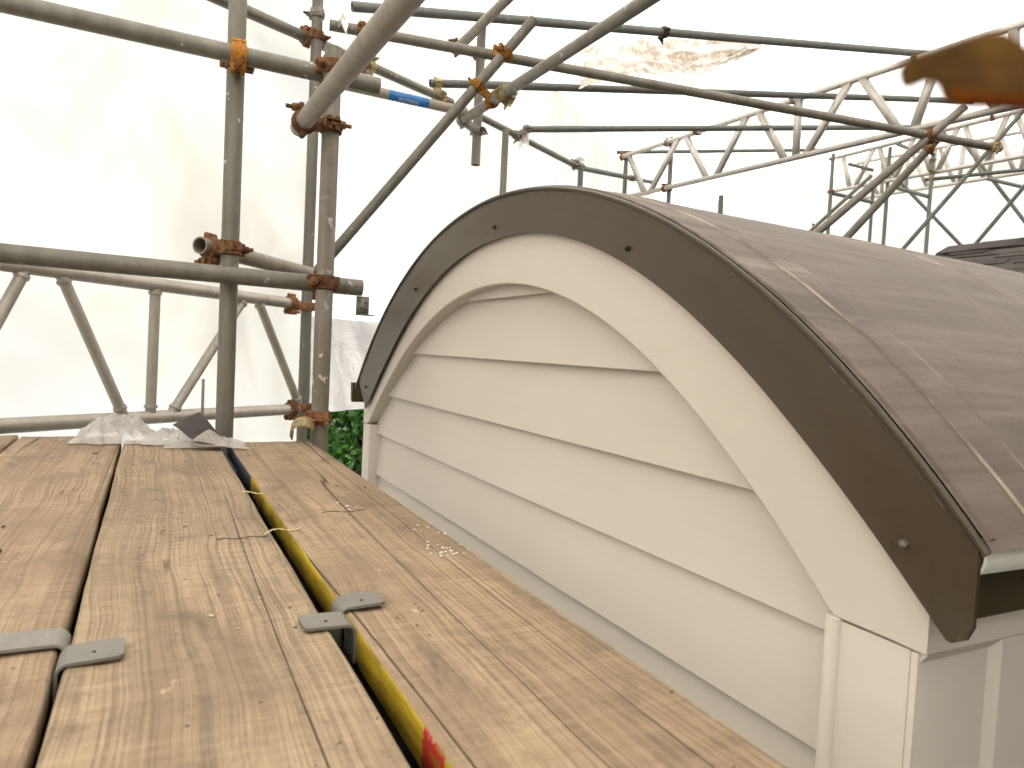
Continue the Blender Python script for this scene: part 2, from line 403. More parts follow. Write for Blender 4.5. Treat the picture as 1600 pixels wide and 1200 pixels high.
# ------------------------------------------------------------------ mesh helpers
class MB:
    def __init__(self):
        self.v = []; self.f = []; self.mi = []
    def add(self, vs, fs, mi=0):
        o = len(self.v)
        self.v += [Vector(p) for p in vs]
        self.f += [tuple(i + o for i in f) for f in fs]
        self.mi += [mi] * len(fs)
    def box(self, c, hx, hy, hz, ax=None, mi=0):
        X, Y, Z = ax or (Vector((1, 0, 0)), Vector((0, 1, 0)), Vector((0, 0, 1)))
        c = Vector(c)
        vs = [c + X * (hx * i) + Y * (hy * j) + Z * (hz * k) for i in (-1, 1) for j in (-1, 1) for k in (-1, 1)]
        self.add(vs, [(0, 1, 3, 2), (4, 6, 7, 5), (0, 4, 5, 1), (2, 3, 7, 6), (0, 2, 6, 4), (1, 5, 7, 3)], mi)
    def cyl(self, a, b, r, n=12, r2=None, caps=True, mi=0):
        a, b = Vector(a), Vector(b)
        X, Y, Z = frame(b - a)
        r2 = r if r2 is None else r2
        vs = []
        for k in range(n):
            t = 2 * math.pi * k / n
            d = X * math.cos(t) + Y * math.sin(t)
            vs += [a + d * r, b + d * r2]
        fs = [(2 * k, 2 * ((k + 1) % n), 2 * ((k + 1) % n) + 1, 2 * k + 1) for k in range(n)]
        if caps:
            fs += [tuple(2 * k for k in reversed(range(n))), tuple(2 * k + 1 for k in range(n))]
        self.add(vs, fs, mi)
    def pipe(self, a, b, ro, ri, n=22, mi=0, bow=0.0):
        a, b = Vector(a), Vector(b)
        X, Y, Z = frame(b - a)
        segs = 1 if bow == 0 else 8
        vs = []
        for s in range(segs + 1):
            c = a.lerp(b, s / segs) - Vector((0, 0, 1)) * bow * math.sin(math.pi * s / segs)
            for k in range(n):
                t = 2 * math.pi * k / n
                d = X * math.cos(t) + Y * math.sin(t)
                vs += [c + d * ro, c + d * ri]
        fs = []
        w = 2 * n
        for s in range(segs):
            for k in range(n):
                k2 = (k + 1) % n
                fs.append((s * w + 2 * k, s * w + 2 * k2, (s + 1) * w + 2 * k2, (s + 1) * w + 2 * k))
                fs.append((s * w + 2 * k + 1, (s + 1) * w + 2 * k + 1, (s + 1) * w + 2 * k2 + 1, s * w + 2 * k2 + 1))
        e = segs * w
        for k in range(n):
            k2 = (k + 1) % n
            fs.append((2 * k, 2 * k + 1, 2 * k2 + 1, 2 * k2))
            fs.append((e + 2 * k, e + 2 * k2, e + 2 * k2 + 1, e + 2 * k + 1))
        self.add(vs, fs, mi)
    def band(self, c, axis, ri, ro, hw, n=22, a0=0.0, a1=2 * math.pi, ref=None, mi=0):
        c = Vector(c)
        X, Y, Z = frame(axis, ref)
        full = abs(a1 - a0) > 6.2
        m = n if full else n + 1
        vs = []
        for k in range(m):
            t = a0 + (a1 - a0) * k / n
            d = X * math.cos(t) + Y * math.sin(t)
            vs += [c + d * ri - Z * hw, c + d * ro - Z * hw * 0.86, c + d * ro + Z * hw * 0.86, c + d * ri + Z * hw]
        fs = []
        for k in range(n):
            p, q = 4 * k, 4 * ((k + 1) % m)
            for i in range(4):
                j = (i + 1) % 4
                fs.append((p + i, q + i, q + j, p + j))
        if not full:
            fs += [(0, 1, 2, 3), tuple(4 * n + i for i in (3, 2, 1, 0))]
        self.add(vs, fs, mi)
    def prism(self, poly, d, mi=0):
        d = Vector(d); n = len(poly)
        vs = [Vector(p) for p in poly] + [Vector(p) + d for p in poly]
        fs = [tuple(range(n)), tuple(reversed(range(n, 2 * n)))]
        fs += [(i, n + i, n + (i + 1) % n, (i + 1) % n) for i in range(n)]
        self.add(vs, fs, mi)
    def strip(self, rows, mi=0, closed=False):
        """grid of points rows[i][j] joined into quads"""
        n = len(rows[0])
        vs = [p for r in rows for p in r]
        fs = []
        for i in range(len(rows) - 1):
            for j in range(n - 1 if not closed else n):
                j2 = (j + 1) % n
                fs.append((i * n + j, i * n + j2, (i + 1) * n + j2, (i + 1) * n + j))
        self.add(vs, fs, mi)
    def build(self, name, mats, parent=None, origin=None, smooth=True, bevel=0.0, angle=35):
        if not isinstance(mats, (list, tuple)):
            mats = [mats]
        base = Vector(origin) if origin is not None else Vector((0, 0, 0))
        me = bpy.data.meshes.new(name)
        me.from_pydata([tuple(p - base) for p in self.v], [], self.f)
        for m in mats:
            me.materials.append(M[m])
        me.polygons.foreach_set('material_index', self.mi)
        bm = bmesh.new(); bm.from_mesh(me)
        bmesh.ops.recalc_face_normals(bm, faces=bm.faces)
        if bevel > 0:
            bmesh.ops.bevel(bm, geom=[e for e in bm.edges if len(e.link_faces) == 2 and e.calc_face_angle(0) > 0.6],
                            offset=bevel, segments=2, affect='EDGES', profile=0.6)
        for e in bm.edges:
            if len(e.link_faces) == 2:
                e.smooth = e.calc_face_angle(0) < math.radians(angle)
        bm.to_mesh(me); bm.free()
        if smooth:
            me.polygons.foreach_set('use_smooth', [True] * len(me.polygons))
        ob = bpy.data.objects.new(name, me)
        COL.objects.link(ob)
        if parent is not None:
            ob.parent = parent
            ob.location = base - parent_loc(parent)
        else:
            ob.location = base
        return ob

def parent_loc(p):
    v = Vector((0, 0, 0))
    while p is not None:
        v += p.location
        p = p.parent
    return v

def frame(z, ref=None):
    Z = Vector(z).normalized()
    if ref is not None:
        X = Vector(ref) - Z * Z.dot(Vector(ref))
        X.normalize()
    else:
        r = Vector((0, 0, 1)) if abs(Z.z) < 0.9 else Vector((1, 0, 0))
        X = r.cross(Z).normalized()
    return X, Z.cross(X), Z

def thing(name, loc, label, cat, group=None):
    o = bpy.data.objects.new(name, None)
    o.empty_display_size = 0.05
    COL.objects.link(o)
    o.location = Vector(loc)
    return tag(o, label, cat, group)

def tag(o, label=None, cat=None, group=None, kind=None):
    if label: o['label'] = label
    if cat: o['category'] = cat
    if group: o['group'] = group
    if kind: o['kind'] = kind
    return o

def fbm(p, o=4):
    return noise.fractal(Vector(p), 1.0, 2.0, o)

TUBES = {
    'T1': ((0.1904, 2.19, 1.66), (0.1904, 2.19, -6.5)),
    'T2': ((0.4332, 2.07, 0.8236), (0.4332, 2.07, -6.5)),
    'T3': ((0.6256, 3.36, 1.62), (0.6256, 3.36, -6.5)),
    'T4': ((-0.9201, 2.13, 0.7777), (0.5824, 2.13, 0.7672)),
    'T5': ((-0.9035, 2.13, 0.1842), (0.555, 2.13, 0.1686)),
    'T6': ((0.36, 0.3095, 0.5423), (0.36, 2.1487, 0.6094)),
    'T7': ((0.1119, 2.1983, 0.2543), (0.5237, 2.657, 0.2406)),
    'T8': ((-0.0073, 2.9344, 1.2884), (1.6107, 4.2197, 1.5177)),
    'T9': ((0.6252, 3.44, 1.214), (1.395, 3.44, 1.2055)),
    'T10': ((1.5348, 3.002, 1.5342), (0.6801, 3.5068, 0.3187)),
    'T11': ((1.4, 0.6914, 1.1387), (1.4, 3.5164, 1.1782)),
    'T12': ((1.4, 2.7206, 1.6027), (1.4, 3.6456, 1.5844)),
    'T13': ((1.5378, 3.62, 1.7453), (1.5378, 3.62, 0.9989)),
    'T15': ((0.8206, 3.5409, 1.6242), (6.1231, 3.4144, 2.4988)),
    'T16': ((0.6769, 3.3394, 1.4253), (4.6684, 2.7053, 1.4121)),
    'T17': ((1.4389, 4.1343, 1.572), (6.3217, 3.9204, 2.3777)),
    'T18': ((2.4126, 4.8056, 1.6474), (6.2772, 4.4739, 2.2849)),
    'T19': ((5.1024, 7.5312, 2.5399), (8.6367, 7.3238, 3.1234)),
    'T20': ((1.853, 4.4121, 1.546), (3.4291, 5.6641, 1.7037)),
    'T20b': ((3.4223, 5.7098, 1.7178), (5.3163, 7.0658, 2.1153)),
    'T14': ((2.1622, 4.5812, 1.541), (2.1622, 4.5812, -0.8106)),
    'P907': ((3.3742, 5.5439, 1.7042), (3.3742, 5.5439, -0.2216)),
    'PT1': ((4.72, 5.9918, 2.2877), (4.72, 5.9918, -0.0398)),
    'PT0': ((4.72, 6.7875, 2.3238), (4.72, 6.7875, -0.4265)),
    'PT2': ((4.8541, 5.3626, 1.6), (4.8541, 5.3626, 0.266)),
    'TRt': ((4.66, 6.8089, 2.2473), (4.66, 2.2831, 2.1263)),
    'TRb': ((4.66, 6.5817, 1.7733), (4.66, 2.2473, 1.6401)),
    'LTt': ((-0.5024, 2.3942, 0.1823), (0.5553, 3.2344, 0.1622)),
    'LTb': ((-0.4978, 2.3979, -0.2841), (0.5742, 3.2494, -0.2988)),
    'ALP': ((0.8674, 4.3782, 0.1785), (0.8674, 4.3782, -0.3863)),
    'St': ((8.7396, 7.313, 3.0291), (8.7396, 4.3278, 3.0157)),
    'Sb': ((8.7396, 7.3833, 2.5579), (8.7396, 4.2887, 2.4868)),
    'Ut': ((10.5396, 8.3989, 3.4658), (10.5396, 5.1959, 3.3218)),
    'Ub': ((10.5396, 8.2037, 2.856), (10.5396, 5.1549, 2.7675)),
    'Vt': ((9.0904, 6.1937, 2.5504), (9.7214, 4.7548, 2.5526)),
    'PA': ((8.1156, 6.8554, 2.8779), (8.1156, 6.8554, -0.4595)),
    'PB': ((8.7932, 6.5157, 3.0008), (8.7932, 6.5157, -0.3321)),
    'PC': ((8.6853, 5.8335, 2.7463), (8.6853, 5.8335, -0.2797)),
    'PD': ((9.6423, 7.3816, 2.7927), (9.6423, 7.3816, -0.7447)),
    'LA': ((8.2072, 6.9104, 2.3721), (8.6045, 6.5352, 2.2364)),
    'LB2': ((8.5306, 6.2435, 2.3848), (8.653, 5.8368, 2.2097)),
    'LC': ((8.5207, 6.9431, 2.8253), (8.7493, 6.7108, 2.727)),
    'LD': ((8.7531, 6.3865, 3.0061), (8.7412, 6.1619, 2.8778)),
    'BE': ((7.9933, 7.1569, 1.7802), (8.4604, 6.5126, 2.5745)),
    'T21a': ((3.4418, 3.5006, 0.4648), (4.2193, 2.6593, 1.5696)),
    'T21b': ((3.8403, 3.4318, 0.5269), (4.328, 2.8469, 1.4839)),
    'F': ((7.8757, 5.9894, 1.0072), (8.457, 4.6283, 2.9706)),
    'G': ((9.1582, 5.7624, 1.3289), (9.2847, 4.7029, 2.7174)),
    'H': ((10.246, 5.9811, 1.4261), (9.4499, 7.0409, 2.9402)),
    'I': ((10.5816, 5.2173, 1.416), (9.8576, 6.173, 3.1473)),
    'J': ((9.928, 5.8878, 2.6358), (10.2377, 5.2704, 2.3776)),
}
LEFT_WEBS = [
    ((-0.3355, 2.5268, 0.1719), (-0.4508, 2.4351, -0.1362)),
    ((-0.2542, 2.5914, 0.1694), (-0.0817, 2.7284, -0.2754)),
    ((0.0058, 2.7979, 0.167), (0.0008, 2.7939, -0.2771)),
    ((0.3249, 3.0514, 0.1611), (0.0688, 2.848, -0.282)),
    ((0.3815, 3.0964, 0.1597), (0.586, 3.2588, -0.2739)),
]
ROOF_WEBS = [
    ((4.66, 6.6355, 2.2096), (4.66, 6.3285, 1.771)),
    ((4.66, 5.8155, 2.2153), (4.66, 6.2287, 1.767)),
    ((4.66, 5.6993, 2.2124), (4.66, 5.3637, 1.7412)),
    ((4.66, 4.886, 2.1941), (4.66, 5.2332, 1.7338)),
    ((4.66, 4.7422, 2.183), (4.66, 4.4195, 1.7124)),
    ((4.66, 4.3062, 2.1725), (4.66, 4.3062, 1.7087)),
    ((4.66, 3.8363, 2.1612), (4.66, 4.1966, 1.7052)),
    ((4.66, 3.7266, 2.1602), (4.66, 3.3822, 1.6806)),
    ((4.66, 3.1293, 2.1414), (4.66, 3.2823, 1.6776)),
    ((4.66, 3.0434, 2.1407), (4.66, 2.7266, 1.6552)),
    ((4.66, 2.6698, 2.1292), (4.66, 2.6521, 1.654)),
]
FAR_WEBS = [
    ((8.7396, 7.2132, 3.0287), (8.7396, 7.0659, 2.5506)),
    ((8.7396, 6.9827, 2.5487), (8.7396, 6.7203, 3.0265)),
    ((8.7396, 6.64, 3.0261), (8.7396, 6.4717, 2.5369)),
    ((8.7396, 6.3886, 2.535), (8.7396, 6.1471, 3.0239)),
    ((8.7396, 6.0669, 3.0235), (8.7396, 5.8776, 2.5233)),
    ((8.7396, 5.7944, 2.5214), (8.7396, 5.5739, 3.0213)),
    ((8.7396, 5.4937, 3.0209), (8.7396, 5.2834, 2.5096)),
    ((8.7396, 5.2002, 2.5077), (8.7396, 5.0008, 3.0187)),
    ((8.7396, 4.9205, 3.0184), (8.7396, 4.6893, 2.496)),
    ((8.7396, 4.6061, 2.4941), (8.7396, 4.4276, 3.0161)),
]
FARTHEST_WEBS = [
    ((10.5396, 8.3041, 3.4615), (10.5396, 7.9629, 2.849)),
    ((10.5396, 7.9044, 2.8473), (10.5396, 7.9263, 3.4445)),
    ((10.5396, 7.8648, 3.4418), (10.5396, 7.5448, 2.8369)),
    ((10.5396, 7.4863, 2.8352), (10.5396, 7.487, 3.4248)),
    ((10.5396, 7.4255, 3.422), (10.5396, 7.1267, 2.8247)),
    ((10.5396, 7.0682, 2.823), (10.5396, 7.0478, 3.405)),
    ((10.5396, 6.9863, 3.4023), (10.5396, 6.7086, 2.8126)),
    ((10.5396, 6.65, 2.8109), (10.5396, 6.6085, 3.3853)),
    ((10.5396, 6.547, 3.3825), (10.5396, 6.2905, 2.8004)),
    ((10.5396, 6.2319, 2.7987), (10.5396, 6.1692, 3.3655)),
    ((10.5396, 6.1077, 3.3628), (10.5396, 5.8723, 2.7883)),
    ((10.5396, 5.8138, 2.7866), (10.5396, 5.7299, 3.3458)),
    ((10.5396, 5.6684, 3.343), (10.5396, 5.4542, 2.7762)),
    ((10.5396, 5.3957, 2.7745), (10.5396, 5.2907, 3.326)),
]


# ------------------------------------------------------------------ setting: ground, sheeting, house
GZ = -6.5
mb = MB()
mb.add([(-150, -150, GZ), (150, -150, GZ), (150, 150, GZ), (-150, 150, GZ)], [(0, 1, 2, 3)])
tag(mb.build('ground', 'grass', smooth=False), kind='structure')

WE = Vector((0.783, 0.622, 0)); WN = Vector((-0.622, 0.783, 0)); WQ = Vector((0.625, 3.36, 0))
def roof_sheet_z(x):
    return 1.80 + 0.168 * x
def house_roof_z(x, y):
    return 1.04 - 0.486 * max(abs(5.97 - x), y - 3.77, 0)

def sheet_wall(name, s0, s1, zb, zt, off, mat, label, amp=0.03, ns=90, nz=36, sag=0.0):
    mb = MB()
    rows = []
    for i in range(ns + 1):
        s = s0 + (s1 - s0) * i / ns
        p = WQ + WE * s + WN * off
        top = zt(p) if callable(zt) else zt
        row = []
        for j in range(nz + 1):
            z = zb + (top - zb) * j / nz
            q = Vector((p.x, p.y, z))
            d = fbm((s * 0.9, z * 0.9, off), 4) * amp + abs(fbm((s * 2.3 + z, z * 1.4 - s * .5, 3 + off), 3)) * amp * 0.8
            d += sag * math.sin(math.pi * j / nz)
            row.append(q + WN * d)
        rows.append(row)
    mb.strip(rows)
    o = mb.build(name, mat, origin=WQ + WE * s0 + WN * off + Vector((0, 0, zb)), angle=180)
    return tag(o, label, 'sheeting', 'white plastic sheets wrapping the scaffold')

sheet_wall('plastic_sheeting', -13.2, 0.195, -1.6, lambda p: roof_sheet_z(p.x) + 0.02, 0.16, 'sheeting_wall',
           'white translucent plastic sheet behind the left aluminium lattice beam', 0.035, 150, 36)
def far_sheet():
    c = Vector((3.43, 5.66, 0)) + WN * 0.2
    a = WQ + WE * 0.19 + WN * 0.19
    e2 = Vector((0.68, 0.733, 0)); n2 = Vector((-0.733, 0.68, 0))
    L1, L2 = (c - a).length, 13.9
    mb = MB(); rows = []
    for i in range(171):
        s = (L1 + L2) * i / 170
        p, nn = (a.lerp(c, s / L1), WN) if s < L1 else (c + e2 * (s - L1), n2)
        top = roof_sheet_z(p.x) + 0.03
        rows.append([Vector((p.x, p.y, 0.13 + (top - 0.13) * j / 30)) + nn * (0.035 * fbm((s * .9, j * .1, 5), 4) + 0.03 * abs(fbm((s * 2.3 + j * .1, j * .14 - s * .5, 3), 3))) for j in range(31)])
    mb.strip(rows)
    tag(mb.build('plastic_sheeting', 'sheeting', origin=a, angle=180), 'white translucent plastic sheet wall rising behind the arched dormer', 'sheeting', 'white plastic sheets wrapping the scaffold')
far_sheet()
sheet_wall('plastic_sheeting', 0.64, 1.9, -0.405, 0.245, 0.52, 'sheeting_double',
           'greyish wrinkled plastic sheet skirt hanging above the green tree', 0.06, 70, 40)

def roof_sheet():
    mb = MB(); rows = []
    ny, nx = 90, 110
    for i in range(ny + 1):
        y = -5.2 + 21.2 * i / ny
        x0 = WQ.x + (y - WQ.y) * WE.x / WE.y - 0.33
        if y > 5.8: x0 = 3.12 + (y - 5.8) * 0.928 - 0.15
        row = []
        for j in range(nx + 1):
            x = x0 + (12.7 - x0) * (j / nx)
            z = roof_sheet_z(x) + 0.05 + 0.03 * fbm((x * .7, y * .7, 9), 4) + 0.02 * abs(fbm((x * 2.2, y * 2.2, 4), 3))
            row.append(Vector((x, y, z)))
        rows.append(row)
    mb.strip(rows)
    o = mb.build('plastic_sheeting', 'sheeting', origin=(0, 0, 1.8), angle=180)
    tag(o, 'white translucent plastic roof sheet stretched over the sloping tubes', 'sheeting', 'white plastic sheets wrapping the scaffold')
roof_sheet()

def flat_sheet(a, b, zb, label):
    mb = MB(); rows = []
    a, b = Vector(a), Vector(b)
    nrm = (b - a).cross(Vector((0, 0, 1))).normalized()
    for i in range(61):
        p = a.lerp(b, i / 60)
        zt = roof_sheet_z(p.x) + 0.03
        rows.append([Vector((p.x, p.y, zb + (zt - zb) * j / 20)) + nrm * 0.04 * fbm((i * .2, j * .2, a.x), 3) for j in range(21)])
    mb.strip(rows)
    tag(mb.build('plastic_sheeting', 'sheeting', origin=(a.x, a.y, zb), angle=180), label, 'sheeting', 'white plastic sheets wrapping the scaffold')
flat_sheet((12.6, -5.1, 0), (12.6, 15.95, 0), -1.5, 'white translucent plastic sheet wall behind the far right lattice beams')
flat_sheet((-9.8, -5.1, 0), (12.6, -5.1, 0), -3.0, 'white translucent plastic sheet wall at the back of the scaffold enclosure')

# main house: hipped shingle roof beyond the dormer, wall below
def house():
    h = thing('house', (5.97, 0, GZ), 'house with dark brown asphalt shingle roof behind the barrel dormer', 'house')
    hp = 0.486
    def rz(x, y): return house_roof_z(x, y)
    mb = MB()
    xe0, xe1, y0, yr = 0.95, 11.0, -8.0, 3.77
    ze = rz(xe0, 0)
    R0, R1 = Vector((5.97, y0, 1.04)), Vector((5.97, yr, 1.04))
    A0, A1 = Vector((xe0, y0, ze)), Vector((xe0, yr + 5.02, ze))
    B0, B1 = Vector((xe1, y0, ze)), Vector((xe1, yr + 5.02, ze))
    mb.add([A0, R0, R1, A1], [(0, 1, 2, 3)]); mb.add([B0, B1, R1, R0], [(0, 1, 2, 3)]); mb.add([A1, R1, B1], [(0, 1, 2)])
    roof = mb.build('roof', 'shingle', h, origin=(5.97, 0, ze), smooth=False)
    mb = MB()
    w = 0.25
    mb.add([(xe0 + w, y0, GZ), (xe0 + w, 8.3, GZ), (xe0 + w, 8.3, ze + .1), (xe0 + w, y0, ze + .1),
            (10.7, y0, GZ), (10.7, 8.3, GZ), (10.7, 8.3, ze + .1), (10.7, y0, ze + .1)],
           [(0, 1, 2, 3), (4, 7, 6, 5), (1, 5, 6, 2), (0, 3, 7, 4)])
    mb.build('wall', 'lower_wall', h, origin=(1.2, 0, GZ), smooth=False)
    mb = MB(); mb.box((5.8, -4.5, -2.4), 5.0, 3.55, 4.1)  # unseen block added behind the camera to keep light off the dormer side
    mb.build('shade_block', 'shingle', h, origin=(5.9, -4.9, GZ), smooth=False)
    # shingles: one mesh shared by all tabs on the slope that faces the dormer
    slope = Vector((1, 0, hp)).normalized(); up = Vector((-hp, 0, 1)).normalized()
    tw, te = 0.30, 0.080
    mb = MB()
    mb.box((0, 0, 0), (te + 0.04) / 2, tw / 2 - 0.004, 0.006, (slope, Vector((0, 1, 0)), up))
    proto = mb.build('shingle', 'shingle', roof, origin=(0, 0, 0), smooth=False)
    me = proto.data
    first = True
    rl = parent_loc(roof)
    ncourse = 22
    for c in range(ncourse):
        d = 0.10 + c * te
        base = Vector((5.97, 0, 1.04)) - slope * d + up * 0.006
        k = 0
        while True:
            y = yr - 0.10 + d * 0.9 - k * tw - (c % 2) * tw * 0.5 - tw / 2
            if y < 0.4 or k > 13:
                break
            tilt = up * (0.004 + 0.010 * RNG.random())
            p = base + Vector((0, y, 0)) + tilt
            if first:
                o = proto; first = False
            else:
                o = bpy.data.objects.new('shingle', me); COL.objects.link(o); o.parent = roof
            o.location = p - rl
            o.rotation_euler = (0, math.radians(1.8), RNG.uniform(-.008, .008))
            k += 1
    # ridge caps
    mb = MB()
    mb.box((0, 0, 0), 0.09, 0.16, 0.006, (slope, Vector((0, 1, 0)), up)); mb.box((0.168, 0, 0), 0.09, 0.16, 0.006, (Vector((1, 0, -hp)).normalized(), Vector((0, 1, 0)), Vector((hp, 0, 1)).normalized()))
    cap = mb.build('ridge_cap', 'shingle', roof, smooth=False)
    for k in range(12):
        o = cap if k == 0 else bpy.data.objects.new('ridge_cap', cap.data)
        if k: COL.objects.link(o); o.parent = roof
        o.location = Vector((5.97 - 0.084, yr - 0.12 - k * 0.27, 1.04 - 0.012 + 0.004 * (k % 2))) - rl
    return h
house()

# ------------------------------------------------------------------ tree outside the sheeting
def tree(name, base, crown_c, rad, nleaf, label, seed, leaf=0.075):
    rg = random.Random(seed)
    t = thing(name, base, label, 'tree')
    base, cc = Vector(base), Vector(crown_c)
    mb = MB()
    pts = [base.lerp(cc, k / 6) + Vector((rg.uniform(-.08, .08), rg.uniform(-.08, .08), 0)) for k in range(7)]
    for k in range(6):
        mb.cyl(pts[k], pts[k + 1], 0.17 - 0.02 * k, 10, 0.17 - 0.02 * (k + 1), caps=False)
    ends = []
    for k in range(26):
        s = pts[3 + k % 4]
        th, ph = rg.uniform(0, 6.28), rg.uniform(-.3, 1.1)
        d = Vector((math.cos(th) * math.cos(ph), math.sin(th) * math.cos(ph), math.sin(ph)))
        e = cc + Vector((d.x * rad[0], d.y * rad[1], d.z * rad[2])) * rg.uniform(.55, .9)
        m = s.lerp(e, .5) + Vector((rg.uniform(-.1, .1), rg.uniform(-.1, .1), .12))
        mb.cyl(s, m, 0.05, 7, 0.03, caps=False); mb.cyl(m, e, 0.03, 6, 0.008, caps=False)
        ends.append(e); ends.append(m)
    mb.build('trunk', 'bark', t, origin=base)
    mb = MB()
    clumps = []
    for k in range(150):
        while True:
            d = Vector((rg.uniform(-1, 1), rg.uniform(-1, 1), rg.uniform(-1, 1)))
            if 0.25 < d.length < 1: break
        clumps.append((cc + Vector((d.x * rad[0], d.y * rad[1], d.z * rad[2])), rg.uniform(.16, .34)))
    for k in range(nleaf):
        c, r = clumps[rg.randrange(len(clumps))]
        p = c + Vector((rg.gauss(0, r * .5), rg.gauss(0, r * .5), rg.gauss(0, r * .45)))
        a = Vector((rg.gauss(0, 1), rg.gauss(0, 1), rg.gauss(-.3, .6))).normalized()
        X, Y, Z = frame(a)
        n = (X * rg.gauss(0, 1) + Y * rg.gauss(0, 1)).normalized()
        L = leaf * rg.uniform(.7, 1.35); w = L * .34
        b = a.cross(n)
        mb.add([p, p + a * L * .45 + n * w + b * .012, p + a * L, p + a * L * .45 - n * w + b * .012], [(0, 1, 2), (0, 2, 3)])
    cr = mb.build('crown', 'leaf', t, origin=cc, smooth=False)
    return t
tree('broadleaf_tree', (2.0, 7.6, GZ), (1.72, 6.9, -1.05), (1.25, 1.1, 1.15), 15000, 'leafy green tree seen below the sheeting beside the dormer', 3)
tree('broadleaf_tree', (-0.6, 12.5, GZ), (-0.2, 12.2, -2.2), (3.2, 2.4, 2.2), 9000, 'darker green tree farther back, mostly hidden behind the nearer one', 5, 0.16)

# ------------------------------------------------------------------ barrel dormer
CY, CZ = 1.56, -1.2
def poly(c, p):
    r = 0.0
    for k in c: r = r * p + k
    return r
C_IN = [0.12295, -0.04146, -0.07859, 0.01243, 1.3574]
C_MID = [0.178, -0.07361, -0.1486, 0.08441, 1.45811]
C_OUT = [0.02327, -0.02772, -0.01211, 0.02255, 1.55688]
def arc(c, p, X, add=0.0):
    r = poly(c, p) + add
    return Vector((X, CY - r * math.sin(p), CZ + r * math.cos(p)))
def arc_z(c, y):
    lo, hi = -1.05, 1.05
    for _ in range(50):
        m = (lo + hi) / 2
        if arc(c, m, 0).y > y: lo = m
        else: hi = m
    return arc(c, lo, 0).z

